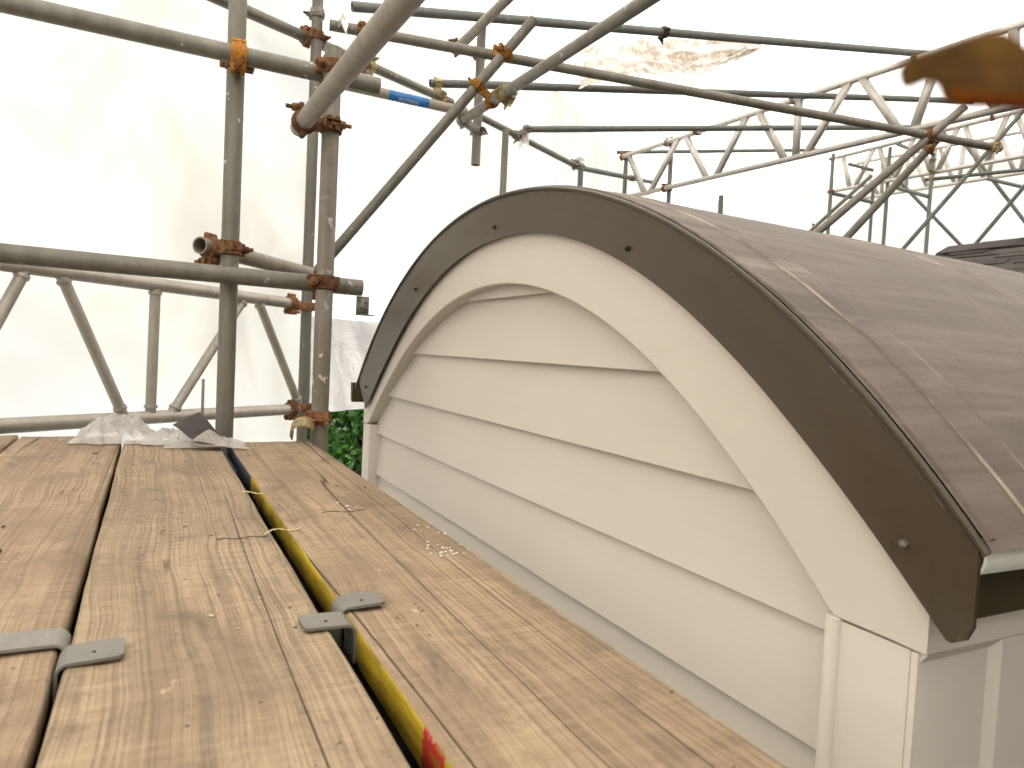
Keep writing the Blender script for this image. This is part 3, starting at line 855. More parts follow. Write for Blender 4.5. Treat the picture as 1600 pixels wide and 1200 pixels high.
def dormer():
    d = thing('barrel_dormer', (0.75, 1.56, -1.3), 'cream clapboard dormer with arched brown metal edge and barrel roof', 'dormer')
    # lap siding boards
    laps = [0.130, -0.021, -0.1755, -0.325, -0.476, -0.627, -0.778, -0.93]
    for k, z0 in enumerate(laps):
        z1 = laps[k - 1] + 0.012 if k else 0.26
        mb = MB(); rows = []
        n = 72
        for i in range(n + 1):
            y = 0.50 + (2.66 - 0.50) * i / n
            za = arc_z(C_IN, min(max(y, 0.60), 2.56)) + 0.03 if 0.52 < y < 2.64 else -0.2
            zt = min(z1, za)
            if zt <= z0 + 0.002: continue
            wav = 0.0012 * math.sin(y * 3.1 + k * 2)
            f = lambda z: 0.75 + (z - z0) * 0.105 + wav
            rows.append([Vector((f(z0) + .0155, y, z0)), Vector((f(z0) + 0.0012, y, z0)), Vector((f(z0), y, z0 + 0.0015)), Vector((f(zt), y, zt)), Vector((f(zt) + 0.012, y, zt))])
        mb.strip(rows)
        mb.build('siding_board', 'siding_paint', d, origin=(0.75, 1.56, z0), angle=30)
    # backing wall
    mb = MB(); rows = []
    for i in range(60):
        p = -0.86 + 1.72 * i / 59
        q = arc(C_OUT, p, 0.80, -0.05)
        q.y = min(max(q.y, 0.49), 2.63)
        rows.append([Vector((0.80, q.y, -1.35)), q])
    mb.strip(rows)
    mb.build('wall_panel', 'siding_paint', d, origin=(0.8, 1.56, -1.3))
    # arched trim
    mb = MB(); rows = []
    n = 150
    P0, P1 = -1.04, 1.04
    for i in range(n + 1):
        p = P0 + (P1 - P0) * i / n
        qi, qo = arc(C_IN, p, 0.72), arc(C_OUT, p, 0.72, -0.05)
        lim = lambda v: Vector((v.x, min(max(v.y, 0.450), 2.657), max(v.z, -0.290)))
        qi, qo = lim(qi), lim(qo)
        e = Vector((0.002, 0, 0)); b = Vector((0.045, 0, 0))
        u = (qo - qi).normalized() * 0.0025
        rows.append([qi + b, qi + e, qi + u, qo - u * 0, qo + b])
    mb.strip(rows)
    # square the foot of the trim on both sides
    mb.build('arch_trim', 'trim_paint', d, origin=(0.72, 1.56, 0), angle=28)
    # near corner board, in two pieces with a fine joint
    def board(name, y0, y1, z0, z1, x0=0.7205, x1=0.79, mat='trim_paint', bev=0.0015):
        m = MB(); m.box(((x0 + x1) / 2, (y0 + y1) / 2, (z0 + z1) / 2), (x1 - x0) / 2, (y1 - y0) / 2, (z1 - z0) / 2)
        return m.build(name, mat, d, origin=((x0 + x1) / 2, (y0 + y1) / 2, z0), bevel=bev)
    board('corner_board', 0.4590, 0.4672, -1.3, -0.2925, 0.7205, 0.8445)
    board('corner_board', 0.4680, 0.562, -1.3, -0.2925, 0.7215)
    board('corner_board', 2.569, 2.657, -1.3, -0.2925)
    # round bead at the inner edge of the near corner board
    m = MB(); m.cyl((0.7235, 0.5635, -1.3), (0.7235, 0.5635, -0.2895), 0.0105, 18)
    m.build('quarter_round_bead', 'trim_paint', d, origin=(0.7235, 0.5635, -1.3), bevel=0.001)
    # fascia strip
    mb = MB(); front = []; 
    n = 150
    Q0, Q1 = -0.900, 0.905
    def fpt(p, c, X):
        v = arc(c, p, X)
        return v
    for i in range(n + 1):
        p = Q0 + (Q1 - Q0) * i / n
        qi, qo = fpt(p, C_MID, 0.705), fpt(p, C_OUT, 0.705)
        if (p > 0 and (qi.y < 0.420 or qi.z < -0.262)) or (p < 0 and qi.z < -0.240): continue
        if qo.y < 0.398:
            t = (0.398 - qi.y) / (qo.y - qi.y) if abs(qo.y - qi.y) > 1e-6 else 0
            qo = qi.lerp(qo, max(0.05, min(1, t)))
        if qo.y > 2.758:
            t = (2.758 - qi.y) / (qo.y - qi.y)
            qo = qi.lerp(qo, max(0.05, min(1, t)))
        row = []
        for k in range(5):
            w = qi.lerp(qo, k / 4)
            w.x += 0.0012 * math.sin(k * 1.5) + 0.0012 * fbm((w.y * 5, w.z * 5, 1), 2)
            row.append(w)
        back = [Vector((0.7095, v.y, v.z)) for v in reversed(row)]
        front.append(row + back)
    mb.strip(front, closed=True)
    def tip(row, dz):
        c = sum(row, Vector()) / len(row)
        return [Vector((v.x, c.y + (v.y - c.y) * .55, v.z * .4 + (c.z + dz) * .6)) for v in row]
    t1 = tip(front[-1], -0.012)
    mb.strip([front[-1], t1], closed=True)
    mb.add(front[0], [tuple(range(10))]); mb.add(t1, [tuple(reversed(range(10)))])
    fas = mb.build('fascia', 'fascia_metal', d, origin=(0.705, 1.56, 0.3), angle=40)
    for (y, z) in ((1.529, 0.288), (0.994, 0.182), (2.074, 0.174), (2.583, -0.155), (0.473, -0.179)):
        m = MB(); m.cyl((0.7065, y, z), (0.7015, y, z), 0.0046, 14); m.cyl((0.7015, y, z), (0.6995, y, z), 0.0036, 14, 0.002)
        m.build('screw', 'coupler_grey' if z < -0.17 and y < 1 else 'dark_bolt', fas, origin=(0.7, y, z))
    # rolled edge where the fascia turns on to the roof
    mb = MB(); rows = []
    R0, R1 = -0.845, 0.848
    for i in range(n + 1):
        p = R0 + (R1 - R0) * i / n
        c = arc(C_OUT, p, 0.7035, -0.002)
        o = Vector((0, -math.sin(p), math.cos(p))); x = Vector((1, 0, 0))
        rows.append([c + (o * math.cos(a) + x * math.sin(a)) * 0.0042 for a in [2 * math.pi * k / 10 for k in range(10)]])
    mb.strip(rows, closed=True); mb.add(rows[0], [tuple(range(10))]); mb.add(rows[-1], [tuple(range(10))])
    mb.build('rolled_edge', 'fascia_metal', fas, origin=(0.7035, 1.56, 0.35))
    # pale line of sealant along the roll
    rg = random.Random(4)
    mb = MB(); run = None
    for i in range(600):
        p = R0 + 0.25 + (R1 - R0 - 0.28) * i / 599
        if noise.noise(Vector((p * 9, 2, 0))) + 0.8 * noise.noise(Vector((p * 95, 5, 0))) < 0.16: continue
        a = arc(C_OUT, p, 0.7028, -0.0105); b = arc(C_OUT, p + 0.0026, 0.7028, -0.0105)
        mb.cyl(a, b, 0.00025 + 0.0003 * rg.random(), 5, caps=False)
    tag(mb.build('sealant_line', 'membrane_pale', fas, origin=(0.703, 1.56, 0.3)), kind='stuff')
    # barrel roof membrane
    mb = MB(); rows = []
    nx = 70
    xs = [0.706 + (4.75 - 0.706) * (i / nx) ** 1.6 for i in range(nx + 1)]
    for x in xs:
        row = []
        for i in range(121):
            p = -0.845 + 1.693 * i / 120
            h = 0.006 * fbm((x * 1.5, p * 3, 2), 3) + 0.003 * abs(fbm((x * 4, p * 6, 7), 2))
            row.append(arc(C_OUT, p, x, 0.003 + h * min(1, (x - 0.70) * 8)) - Vector((0, 0, 0.0175 * (x - 0.706))))
        rows.append(row)
    mb.strip(rows)
    rm = mb.build('roof_membrane', 'membrane', d, origin=(0.72, 1.56, 0.36), angle=180)
    # welded cover strips running round the barrel
    for (x0, x1, lift, sd_) in ((0.710, 0.722, 0.0015, 1), (0.798, 0.850, 0.0022, 2), (1.42, 1.50, 0.0022, 3), (2.30, 2.39, 0.002, 4)):
        mb = MB(); rows = []
        for i in range(241):
            p = -0.84 + 1.68 * i / 240
            e0 = x0 + 0.006 * fbm((p * 3, sd_, 0), 3); e1 = x1 + 0.008 * fbm((p * 3.5, sd_, 5), 3) + 0.003 * fbm((p * 22, sd_, 5), 2)
            def rp(x, up):
                h = 0.006 * fbm((x * 1.5, p * 3, 2), 3) + 0.003 * abs(fbm((x * 4, p * 6, 7), 2))
                return arc(C_OUT, p, x, 0.003 + h * min(1, (x - 0.70) * 8) + up) - Vector((0, 0, 0.0175 * (x - 0.706)))
            rows.append([rp(e0, -0.001), rp(e0 + 0.001, lift), rp((e0 + e1) / 2, lift + 0.001), rp(e1 - 0.0015, lift), rp(e1, -0.001)])
        mb.strip(rows)
        st = mb.build('seam_strip', 'membrane', rm, origin=((x0 + x1) / 2, 1.56, 0.36), angle=60)
        if sd_ > 1:
            for col_ in (0, 4):
                m2 = MB(); rr = []
                for i in range(len(rows)):
                    w_ = 0.0026 + 0.0030 * abs(fbm((i * .07, sd_, col_), 3)); c_ = rows[i][col_]
                    o_ = (c_ - Vector((c_.x, CY, CZ))).normalized()
                    rr.append([c_ + Vector((-w_, 0, 0)), c_ + o_ * 0.0036, c_ + Vector((w_, 0, 0))])
                m2.strip(rr)
                m2.build('seam_bead', 'membrane_pale', rm, origin=((x0 + x1) / 2, 1.56, 0.36), angle=60)
    # near eave: cream lip, brown side fascia, side wall
    mb = MB(); rows = []
    for i in range(30):
        x = 0.712 + 3.2 * i / 29
        y0, z0 = 0.392, -0.156
        row = []
        for k in range(11):
            a = k / 10
            row.append(Vector((x + 0.0015 * math.sin(i * 1.7), y0 + 0.020 * (1 - math.sin(a * math.pi * .5 + .6)) + 0.004 * a, z0 - 0.034 * a - 0.002 * math.sin(i * .9))))
        rows.append(row + [v + Vector((0, 0.003, 0.0)) for v in reversed(row)])
    mb.strip(rows, closed=True); mb.add(rows[0], [tuple(range(22))])
    mb.build('eave_lip', 'white_lip', d, origin=(0.72, 0.4, -0.17))
    mb = MB(); mb.box((2.31, 0.4405, -0.2125), 1.555, 0.004, 0.0425)
    mb.build('side_fascia', 'fascia_metal', d, origin=(0.75, 0.44, -0.25), bevel=0.0015)
    mb = MB(); mb.box((2.2725, 0.4612, -0.266), 1.5475, 0.0102, 0.0255)
    mb.build('frieze_board', 'side_paint', d, origin=(0.75, 0.45, -0.29), bevel=0.001)
    mb = MB(); mb.box((2.32, 0.4745, -0.75), 1.53, 0.0118, 0.56)
    mb.build('side_wall', 'side_paint', d, origin=(0.8, 0.47, -1.3), smooth=False)
    mb = MB()
    mb.prism([(0.7240, 0.4508, -0.2918), (0.7240, 0.4622, -0.2918), (0.7240, 0.4622, -0.3070)], (0.1335, 0, 0))
    mb.build('panel_moulding', 'side_paint', d, origin=(0.75, 0.45, -0.3), smooth=False)
    mb = MB()
    mb.prism([(0.8440, 0.4624, -1.3), (0.8575, 0.4512, -1.3), (1.060, 0.4512, -1.3), (1.072, 0.4624, -1.3)], (0, 0, 1.0080))
    mb.build('panel_stile', 'side_paint', d, origin=(0.9, 0.45, -1.3), smooth=False)
    # far eave: little brown gutter whose end shows beside the fascia
    mb = MB()
    prof = [(2.762, -0.150), (2.762, -0.215), (2.770, -0.225), (2.784, -0.215), (2.790, -0.160), (2.796, -0.150), (2.787, -0.155), (2.780, -0.212), (2.771, -0.219), (2.766, -0.212), (2.766, -0.150)]
    mb.prism([(0.700, y, z) for y, z in prof], (3.0, 0, 0))
    g = mb.build('gutter', 'fascia_metal', d, origin=(0.7, 2.79, -0.24), smooth=False)
    mb = MB(); mb.prism([(0.7005, y, z) for y, z in prof[:6]], (0.003, 0, 0)); mb.build('gutter_end', 'fascia_metal', g, origin=(0.7, 2.79, -0.2), smooth=False)
    mb = MB(); mb.box((2.3, 2.655, -0.75), 1.5, 0.01, 0.55); mb.build('side_wall', 'side_paint', d, origin=(0.8, 2.65, -1.3), smooth=False)
dormer()

# ------------------------------------------------------------------ scaffold boards
BZ = -0.28
def scaffold_board(x0, x1, y0, y1, label, paint_left=False, seed=0, dz=0.0):
    mb = MB(); rows = []
    n = 60
    th = 0.038; r = 0.004
    for i in range(n + 1):
        y = y0 + (y1 - y0) * i / n
        wob = lambda s: 0.0022 * fbm((s, y * 3.2, seed), 3)
        xl, xr = x0 + wob(1), x1 + wob(2)
        top = BZ + dz
        prof = [(xl, top - th + r), (xl, top - r), (xl + r * .35, top - r * .35), (xl + r, top), ]
        for k in range(1, 12):
            f = k / 12
            prof.append((xl + r + (xr - xl - 2 * r) * f, top + 0.0012 * fbm((f * 5 + seed, y * 2.2, 3), 3) - 0.0006))
        prof += [(xr - r, top), (xr - r * .35, top - r * .35), (xr, top - r), (xr, top - th + r), (xr - r, top - th), (xl + r, top - th)]
        rows.append([Vector((a, y, b)) for a, b in prof])
    mb.strip(rows, closed=True)
    m = len(rows[0])
    mb.add(rows[0], [tuple(range(m))]); mb.add(rows[-1], [tuple(reversed(range(m)))])
    mats = ['wood', 'yellow_edge']
    o = mb.build('scaffold_board', mats, origin=((x0 + x1) / 2, 0, BZ + dz), angle=60)
    o.color = {1: (0.70, 0.70, 0.72, 1), 2: (0.74, 0.725, 0.725, 1), 3: (0.705, 0.71, 0.705, 1), 4: (0.72, 0.71, 0.69, 1)}[seed]
    if paint_left:
        for f in o.data.polygons:
            if f.normal.x < -0.75: f.material_index = 1
    return tag(o, label, 'scaffold board', 'scaffold boards laid side by side')
scaffold_board(-0.540, -0.305, -1.2, 2.24, 'outermost scaffold board at the left edge of the deck', seed=1)
scaffold_board(-0.296, -0.0665, -1.2, 2.205, 'scaffold board left of the narrow black gap', seed=2)
scaffold_board(-0.0595, 0.1625, -1.2, 2.10, 'middle scaffold board between the black gap and the yellow-painted edge', seed=3, dz=0.0015)
scaffold_board(0.187, 0.407, -1.2, 2.055, 'right-hand scaffold board with yellow painted edge beside the dormer', True, seed=4)

# steel board clips bridging the gaps
def board_clip(gx, y, tabs, label):
    t = thing('board_clip', (gx, y, BZ), label, 'board clip', 'steel clips between scaffold boards')
    th = 0.0030
    for (sgn, xw, yc, length, w) in tabs:
        pts = []
        for k in range(7):
            a = math.pi / 2 * k / 6
            pts.append((xw + sgn * 0.007 * (1 - math.cos(a)), BZ - 0.0045 + 0.0072 * math.sin(a)))
        lift = 0.0012
        out = [(xw, BZ - 0.034)] + pts + [(xw + sgn * length, BZ + 0.0027 + lift)]
        inn = [(xw - sgn * th, BZ - 0.034)] + [(p[0] - sgn * th * (1 - k / 6), p[1] + th * (k / 6)) for k, p in enumerate(pts)] + [(xw + sgn * length, BZ + 0.0027 + th + lift)]
        mbx = MB(); rows = []
        for yy in (yc - w / 2, yc - w / 2 + 0.004, yc + w / 2 - 0.004, yc + w / 2):
            end = yy in (yc - w / 2, yc + w / 2)
            sh = lambda L_: [(a - (sgn * 0.005 if (end and i == len(L_) - 1) else 0), b) for i, (a, b) in enumerate(L_)]
            rows.append([Vector((a, yy, b)) for a, b in sh(out)] + [Vector((a, yy, b)) for a, b in reversed(sh(inn))])
        mbx.strip(rows, closed=True)
        n = len(rows[0]); h = n // 2
        for r_ in (rows[0], rows[-1]):
            mbx.add(r_, [(k, k + 1, n - 2 - k, n - 1 - k) for k in range(h - 1)])
        tb = mbx.build('tab', 'zinc_plate', t, origin=(xw, yc, BZ), bevel=0.0, angle=40)
        c = Vector((xw + sgn * length * .52, yc - 0.004, BZ + 0.0027 + th + lift * .6))
        m = MB(); m.cyl(c - Vector((0, 0, .001)), c + Vector((0, 0, 0.0005)), 0.0016, 10)
        m.build('rivet', 'dark_bolt', tb, origin=c)
board_clip(-0.0635, 0.72, [(-1, -0.0630, 0.742, 0.12, 0.040), (1, -0.0627, 0.697, 0.048, 0.042)], 'grey steel clip across the narrow black gap between the left boards')
board_clip(0.1748, 0.725, [(-1, 0.1845, 0.702, 0.048, 0.038), (1, 0.1835, 0.748, 0.046, 0.038)], 'grey steel clip across the gap with the yellow painted edge')

# black sheet added under the boards to stand in for shade in the gaps
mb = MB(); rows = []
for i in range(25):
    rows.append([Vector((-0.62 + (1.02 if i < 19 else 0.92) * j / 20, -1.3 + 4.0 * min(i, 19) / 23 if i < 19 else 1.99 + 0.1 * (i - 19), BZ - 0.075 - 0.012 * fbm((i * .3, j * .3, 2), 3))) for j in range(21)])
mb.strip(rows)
tag(mb.build('shade_sheet', 'gap_shade', origin=(0, 0, BZ - 0.08), angle=180), 'added black sheet standing in for shade in the gaps between scaffold boards', 'shade_sheet')

# ------------------------------------------------------------------ scaffold tubes
TR_ = 0.02415
GROUP_T = 'steel scaffold tubes'
TL = {
 'T1': ('galvanised', 'left upright scaffold tube behind the end of the boards'),
 'T2': ('galvanised_worn', 'weathered upright scaffold tube beside the right board end, streaked grey'),
 'T3': ('galvanised', 'slimmer-looking upright tube just behind the weathered post, holding the left lattice beam'),
 'T4': ('galvanised', 'upper horizontal tube crossing the left upright at the top left'),
 'T5': ('galvanised', 'lower horizontal guard tube crossing the two front uprights, with white splashes'),
 'T6': ('galvanised_pale', 'thick-looking pale tube running from overhead down to the weathered post'),
 'T7': ('galvanised_pale', 'short tube with open hollow end clamped to the left upright'),
 'T8': ('galvanised', 'sloping eaves tube crossing behind the left upright at the top'),
 'T9': ('galvanised_pale', 'horizontal tube carrying the blue sticker'),
 'T10': ('galvanised', 'long diagonal brace rising from the post to a free end at top centre'),
 'T11': ('galvanised', 'tube running back from the top edge with brassy clamp near its end'),
 'T12': ('galvanised_pale', 'short pale tube end above the diagonal brace at the top'),
 'T13': ('galvanised', 'vertical stub tube with a free cut lower end below the joint'),
 'T14': ('galvanised', 'thin upright tube rising behind the left shoulder of the arch'),
 'P907': ('galvanised_far', 'short upright tube at the arch crest under a plastic-wrapped joint'),
 'T15': ('galvanised_far', 'topmost roof tube running across behind the blurred coupler'),
 'T16': ('galvanised', 'long tube slanting across the picture from top left down to the right trusses'),
 'T17': ('galvanised_far', 'second roof tube from the top, behind the hanging dirty film'),
 'T18': ('galvanised_far', 'third roof tube, level with the small plastic-wrapped joint'),
 'T19': ('galvanised_far', 'thinnest roof tube at the far end of the main lattice beam'),
 'T20': ('galvanised', 'eaves tube descending from the stub joint to the arch crest'),
 'T20b': ('galvanised_far', 'far eaves tube ending freely just left of the main lattice beam'),
 'PT1': ('galvanised_far', 'upright tube clamped to the lower left of the main lattice beam'),
 'PT0': ('galvanised_far', 'upright tube at the far left end of the main lattice beam'),
 'PT2': ('galvanised_far', 'short dark tube top standing alone above the barrel roof'),
 'ALP': ('aluminium', 'pale slim pole seen between the two close uprights'),
 'Vt': ('galvanised_far', 'dark horizontal tube with free left end under the far right lattice beam'),
 'PA': ('galvanised_far', 'leftmost upright of the far right scaffold bay'),
 'PB': ('galvanised_far', 'tallest upright in the middle of the far right scaffold bay'),
 'PC': ('galvanised_far', 'upright with rusty clamps nearest the shingle roof'),
 'PD': ('galvanised_far', 'faint upright behind the steep double braces'),
 'LA': ('galvanised_far', 'short low ledger leaving the leftmost far upright'),
 'LB2': ('galvanised_far', 'short ledger meeting the rusty-clamped upright'),
 'LC': ('galvanised_far', 'short upper ledger near the top of the leftmost far upright'),
 'LD': ('galvanised_far', 'stubby ledger at the top of the tallest far upright'),
 'BE': ('galvanised_far', 'slim brace left of the steep double braces above the barrel roof'),
 'T21a': ('galvanised', 'upper of the two steep parallel braces below the blurred coupler'),
 'T21b': ('galvanised', 'lower of the two steep parallel braces below the blurred coupler'),
 'F': ('galvanised_far', 'dark diagonal rising to the right edge over the far lattice beams'),
 'G': ('galvanised_far', 'dark diagonal rising to the right directly above the shingle roof'),
 'H': ('galvanised_far', 'dark diagonal falling to the right onto the shingle roof corner'),
 'I': ('galvanised_far', 'dark diagonal falling to the right at the right edge'),
 'J': ('galvanised_far', 'short dark ledger between the crossing diagonals at the right edge'),
}
TUBE_OBJ = {}
for key, (mat, label) in TL.items():
    a, b = TUBES[key]
    mb = MB()
    L = (Vector(b) - Vector(a)).length
    bow = 0.0
    mb.pipe(a, b, 0.017 if key == 'ALP' else TR_, 0.0135 if key == 'ALP' else 0.0201, 26 if L < 3.2 else 22, bow=bow)
    lo = min((Vector(a), Vector(b)), key=lambda v: v.z)
    o = mb.build('scaffold_tube', mat, origin=lo)
    tag(o, label, 'scaffold tube', GROUP_T)
    TUBE_OBJ[key] = o

def sticker():
    a, b = Vector(TUBES['T9'][0]), Vector(TUBES['T9'][1])
    ax = (b - a).normalized()
    X, Y, Z = frame(ax, Vector((0.1, -1, 0.0)))
    mb = MB(); rows = []
    s0, s1 = 0.36, 0.565
    f = lambda s, t, r: a + ax * (s * 1.0) + (X * math.cos(t) + Y * math.sin(t)) * r
    L = (b - a).length
    for i in range(9):
        s = (s0 + (s1 - s0) * i / 8)
        rows.append([f(s, t, TR_ + 0.0006) for t in [math.radians(-75 + 150 * k / 14) for k in range(15)]])
    mb.strip(rows)
    st = mb.build('sticker', 'blue_sticker', TUBE_OBJ['T9'], origin=a)
    tag(st, 'scuffed blue sticker with upside-down white lettering')
    # lettering, upside down as the tube lies
    cu = bpy.data.curves.new('lettering', 'FONT'); cu.body = '/SCAPULLINE'; cu.size = 0.0175; cu.align_x = 'CENTER'; cu.align_y = 'CENTER'
    cu.fill_mode = 'FRONT'
    tmp = bpy.data.objects.new('lettering', cu); COL.objects.link(tmp)
    dg = bpy.context.evaluated_depsgraph_get(); dg.update()
    me = bpy.data.meshes.new_from_object(tmp.evaluated_get(dg))
    bpy.data.objects.remove(tmp, do_unlink=True)
    me.materials.clear(); me.materials.append(M['white_print'])
    base = st.location + TUBE_OBJ['T9'].location
    sgn = 1 if Y.z > 0 else -1
    for v in me.vertices:
        s = (s0 + s1) / 2 - v.co.x * 1.0
        t = sgn * (-v.co.y / TR_) - sgn * 0.62
        v.co = f(s, t, TR_ + 0.0012) - base
    lo = bpy.data.objects.new('lettering', me); COL.objects.link(lo)
    lo.parent = st
sticker()

# aluminium lattice beams
def lattice(top, bot, webs, label, rc, rw, mat='aluminium', square=False):
    a, b = TUBES[top]; c, d_ = TUBES[bot]
    base = min((Vector(c), Vector(d_)), key=lambda v: v.z)
    t = thing('lattice_beam', base, label, 'lattice beam', 'aluminium lattice beams')
    mb = MB(); mb.pipe(a, b, rc, rc * .82, 20); mb.build('top_chord', mat, t, origin=a)
    mb = MB(); mb.pipe(c, d_, rc, rc * .82, 20); mb.build('bottom_chord', mat, t, origin=c)
    for p, q in webs:
        mb = MB()
        p, q = Vector(p), Vector(q)
        if square:
            X, Y, Z = frame(q - p, Vector((1, 0, 0)))
            mb.box((p + q) / 2, rw * .7, rw * 1.15, (q - p).length / 2, (X, Y, Z))
        else:
            mb.cyl(p, q, rw, 16)
        w = mb.build('web_strut', mat, t, origin=p)
        if not square:
            for e in (p, q):
                mb = MB(); dirv = (q - p).normalized() * (1 if e is p else -1)
                mb.band(e + dirv * rc * 1.05, dirv, rw * .9, rw + 0.0045, 0.006, 16)
                mb.build('weld', mat, w, origin=e)
    return t
lattice('LTt', 'LTb', LEFT_WEBS, 'round-tube aluminium lattice beam along the left behind the boards', 0.0235, 0.0175, 'aluminium_dull')
lattice('TRt', 'TRb', ROOF_WEBS, 'main aluminium lattice beam rising to the right above the barrel roof', 0.0245, 0.024, square=True)
lattice('St', 'Sb', FAR_WEBS, 'smaller aluminium lattice beam at far right behind the steep braces', 0.026, 0.024, square=True)
lattice('Ut', 'Ub', FARTHEST_WEBS, 'farthest and faintest lattice beam at the right edge', 0.026, 0.022, square=True)

# ------------------------------------------------------------------ couplers
def nearest(a, b):
    p1, p2 = map(Vector, TUBES[a]); q1, q2 = map(Vector, TUBES[b])
    d1, d2 = (p2 - p1).normalized(), (q2 - q1).normalized()
    r = q1 - p1
    k = d1.dot(d2)
    den = 1 - k * k
    if den < 1e-4:
        s = (p2 - p1).length * .5
        t = (p1 + d1 * s - q1).dot(d2)
    else:
        s = (r.dot(d1) - k * r.dot(d2)) / den
        t = (k * r.dot(d1) - r.dot(d2)) / den
    s = min(max(s, 0.03), (p2 - p1).length - 0.03); t = min(max(t, 0.03), (q2 - q1).length - 0.03)
    return p1 + d1 * s, d1, q1 + d2 * t, d2

def half(t, p, ax, away, mat, bolt, rr, seed):
    """one collar with hinge, lugs and bolt; away = direction from the other tube"""
    rg = random.Random(seed)
    ax = Vector(ax).normalized()
    aw = (away - ax * ax.dot(away))
    aw = aw.normalized() if aw.length > 1e-5 else frame(ax)[0]
    sd_ = ax.cross(aw) * rg.choice((1, -1))
    mb = MB()
    mb.band(p, ax, rr + 0.0004, rr + 0.0072, 0.021, 24)
    mb.band(p, ax, rr + 0.006, rr + 0.0098, 0.0075, 24)
    # hinge barrel and bolt lugs
    hp = p - sd_ * (rr + 0.010) + aw * 0.002
    mb.cyl(hp - ax * 0.019, hp + ax * 0.019, 0.0085, 12)
    lp = p + sd_ * (rr + 0.011)
    for k in (-1, 1):
        mb.box(lp + ax * 0.013 * k + aw * 0.010, 0.012, 0.006, 0.0055, (sd_, aw, ax))
        mb.box(lp + ax * 0.013 * k - aw * 0.012, 0.012, 0.007, 0.0055, (sd_, aw, ax))
    mb.build('collar', mat, t, origin=p, bevel=0.0008)
    lean = (aw + sd_ * rg.uniform(-.08, .12)).normalized()
    b0, b1 = lp - aw * 0.022, lp + lean * 0.050
    mb = MB(); mb.cyl(b0, b1, 0.0058, 12); mb.cyl(b0 - ax * 0.013, b0 + ax * 0.013, 0.0068, 10)
    bo = mb.build('bolt', bolt, t, origin=b0)
    mb = MB(); n0 = lp + lean * 0.017
    mb.cyl(n0, n0 + lean * 0.0025, 0.0135, 14); mb.cyl(n0 + lean * 0.0025, n0 + lean * 0.0165, 0.0112, 6)
    mb.build('nut', mat, bo, origin=n0, bevel=0.0006)

CG = 'scaffold couplers'
def coupler(a, b, mat, label, bolt='dark_bolt', seed=1, mats=None):
    pa, da, pb, db = nearest(a, b)
    t = thing('scaffold_coupler', pa, label, 'coupler', CG)
    u = pb - pa
    if u.length < 1e-3: u = da.cross(db)
    un = u.normalized()
    half(t, pa, da, -un, (mats or (mat, mat))[0], bolt, TR_, seed)
    half(t, pb, db, un, (mats or (mat, mat))[1], bolt, TR_, seed + 50)
    X, Y, Z = frame(un, da)
    mb = MB(); g = max(0.006, u.length / 2 - TR_ + 0.003)
    mb.box((pa + pb) / 2, 0.017, 0.017, g, (X, Y, Z))
    mb.build('saddle', mat, t, origin=(pa + pb) / 2, bevel=0.001)
    return t

def on_tube(a, f):
    p, q = map(Vector, TUBES[a]); return p.lerp(q, f), (q - p).normalized()
def single(a, f, mat, label, away, bolt='dark_bolt', seed=1, two=0.0):
    p, d = on_tube(a, f)
    t = thing('scaffold_coupler', p, label, 'coupler', CG)
    half(t, p, d, Vector(away), mat, bolt, TR_, seed)
    if two:
        half(t, p + d * two, d, Vector(away), mat, bolt, TR_, seed + 2)
    return t

Y18, Y17, Y15 = 5.534, 4.366, 3.302
def frac_at(a, axis, val):
    p, q = map(Vector, TUBES[a]); return (val - p[axis]) / (q[axis] - p[axis])

coupler('T4', 'T1', 'rust_orange', 'bright orange rusty coupler at the crossing on the left upright', 'rust', 3, ('rust_orange', 'rust'))
coupler('T4', 'T2', 'rust', 'rusty coupler near the sawn top of the weathered post', 'rust', 4)
coupler('T6', 'T2', 'rust', 'large rusty coupler holding the pale overhead tube to the weathered post', 'rust', 8)
coupler('T5', 'T2', 'rust', 'rusty coupler where the guard tube crosses the weathered post', 'rust', 7)
coupler('T7', 'T1', 'rust', 'brown coupler beside the open hollow tube end', 'rust', 11)
coupler('T3', 'T8', 'rust', 'rusty coupler joining the slim post to the sloping eaves tube', 'rust', 12)
single('T3', frac_at('T3', 2, 1.47), 'coupler_grey', 'grey-brown collar under the plastic rag on the slim post', (-1, -.3, 0), seed=2)
single('T16', 0.035, 'rust', 'rusty coupler with bolt hanging down, beside the plastic rag', (0, 0, -1), 'rust', 5)
coupler('T9', 'T3', 'coupler_grey', 'pale grey coupler holding the sticker tube to the slim post', 'dark_bolt', 9)
coupler('LTt', 'T3', 'rust', 'rusty coupler at the top chord end of the left lattice beam', 'rust', 14)
coupler('LTb', 'T3', 'rust', 'rusty coupler at the bottom chord end of the left lattice beam', 'rust', 15)
single('T3', frac_at('T3', 2, 0.285), 'rust', 'red-rusty collar on the slim post just above the guard tube', (-.6, .4, 0), 'rust', 16)
coupler('T12', 'T13', 'rust', 'rusty coupler at the top of the vertical stub tube', 'dark_bolt', 18)
coupler('T10', 'T16', 'rust_orange', 'orange rusty coupler where the diagonal brace crosses the long slanting tube', 'rust', 20)
coupler('T10', 'T11', 'rust_orange', 'orange rusty coupler where the diagonal brace meets the brassy-clamped tube', 'rust', 21)
coupler('T11', 'T13', 'zinc_plate', 'grey galvanised coupler block under the stub joint', 'dark_bolt', 22)
single('T11', frac_at('T11', 1, 2.98), 'rust_yellow', 'brassy yellow double clamp on the tube running back', (-.3, 0, -.8), 'rust_yellow', 23, 0.05)
single('T8', 0.60, 'rust_yellow', 'brassy clamp on the eaves tube beside the horizontal tube end', (.8, -.5, -.1), 'rust_yellow', 24, -0.045)
coupler('T17', 'T8', 'rust_yellow', 'upright rusty clamp at the left end of the second roof tube', 'rust', 25)
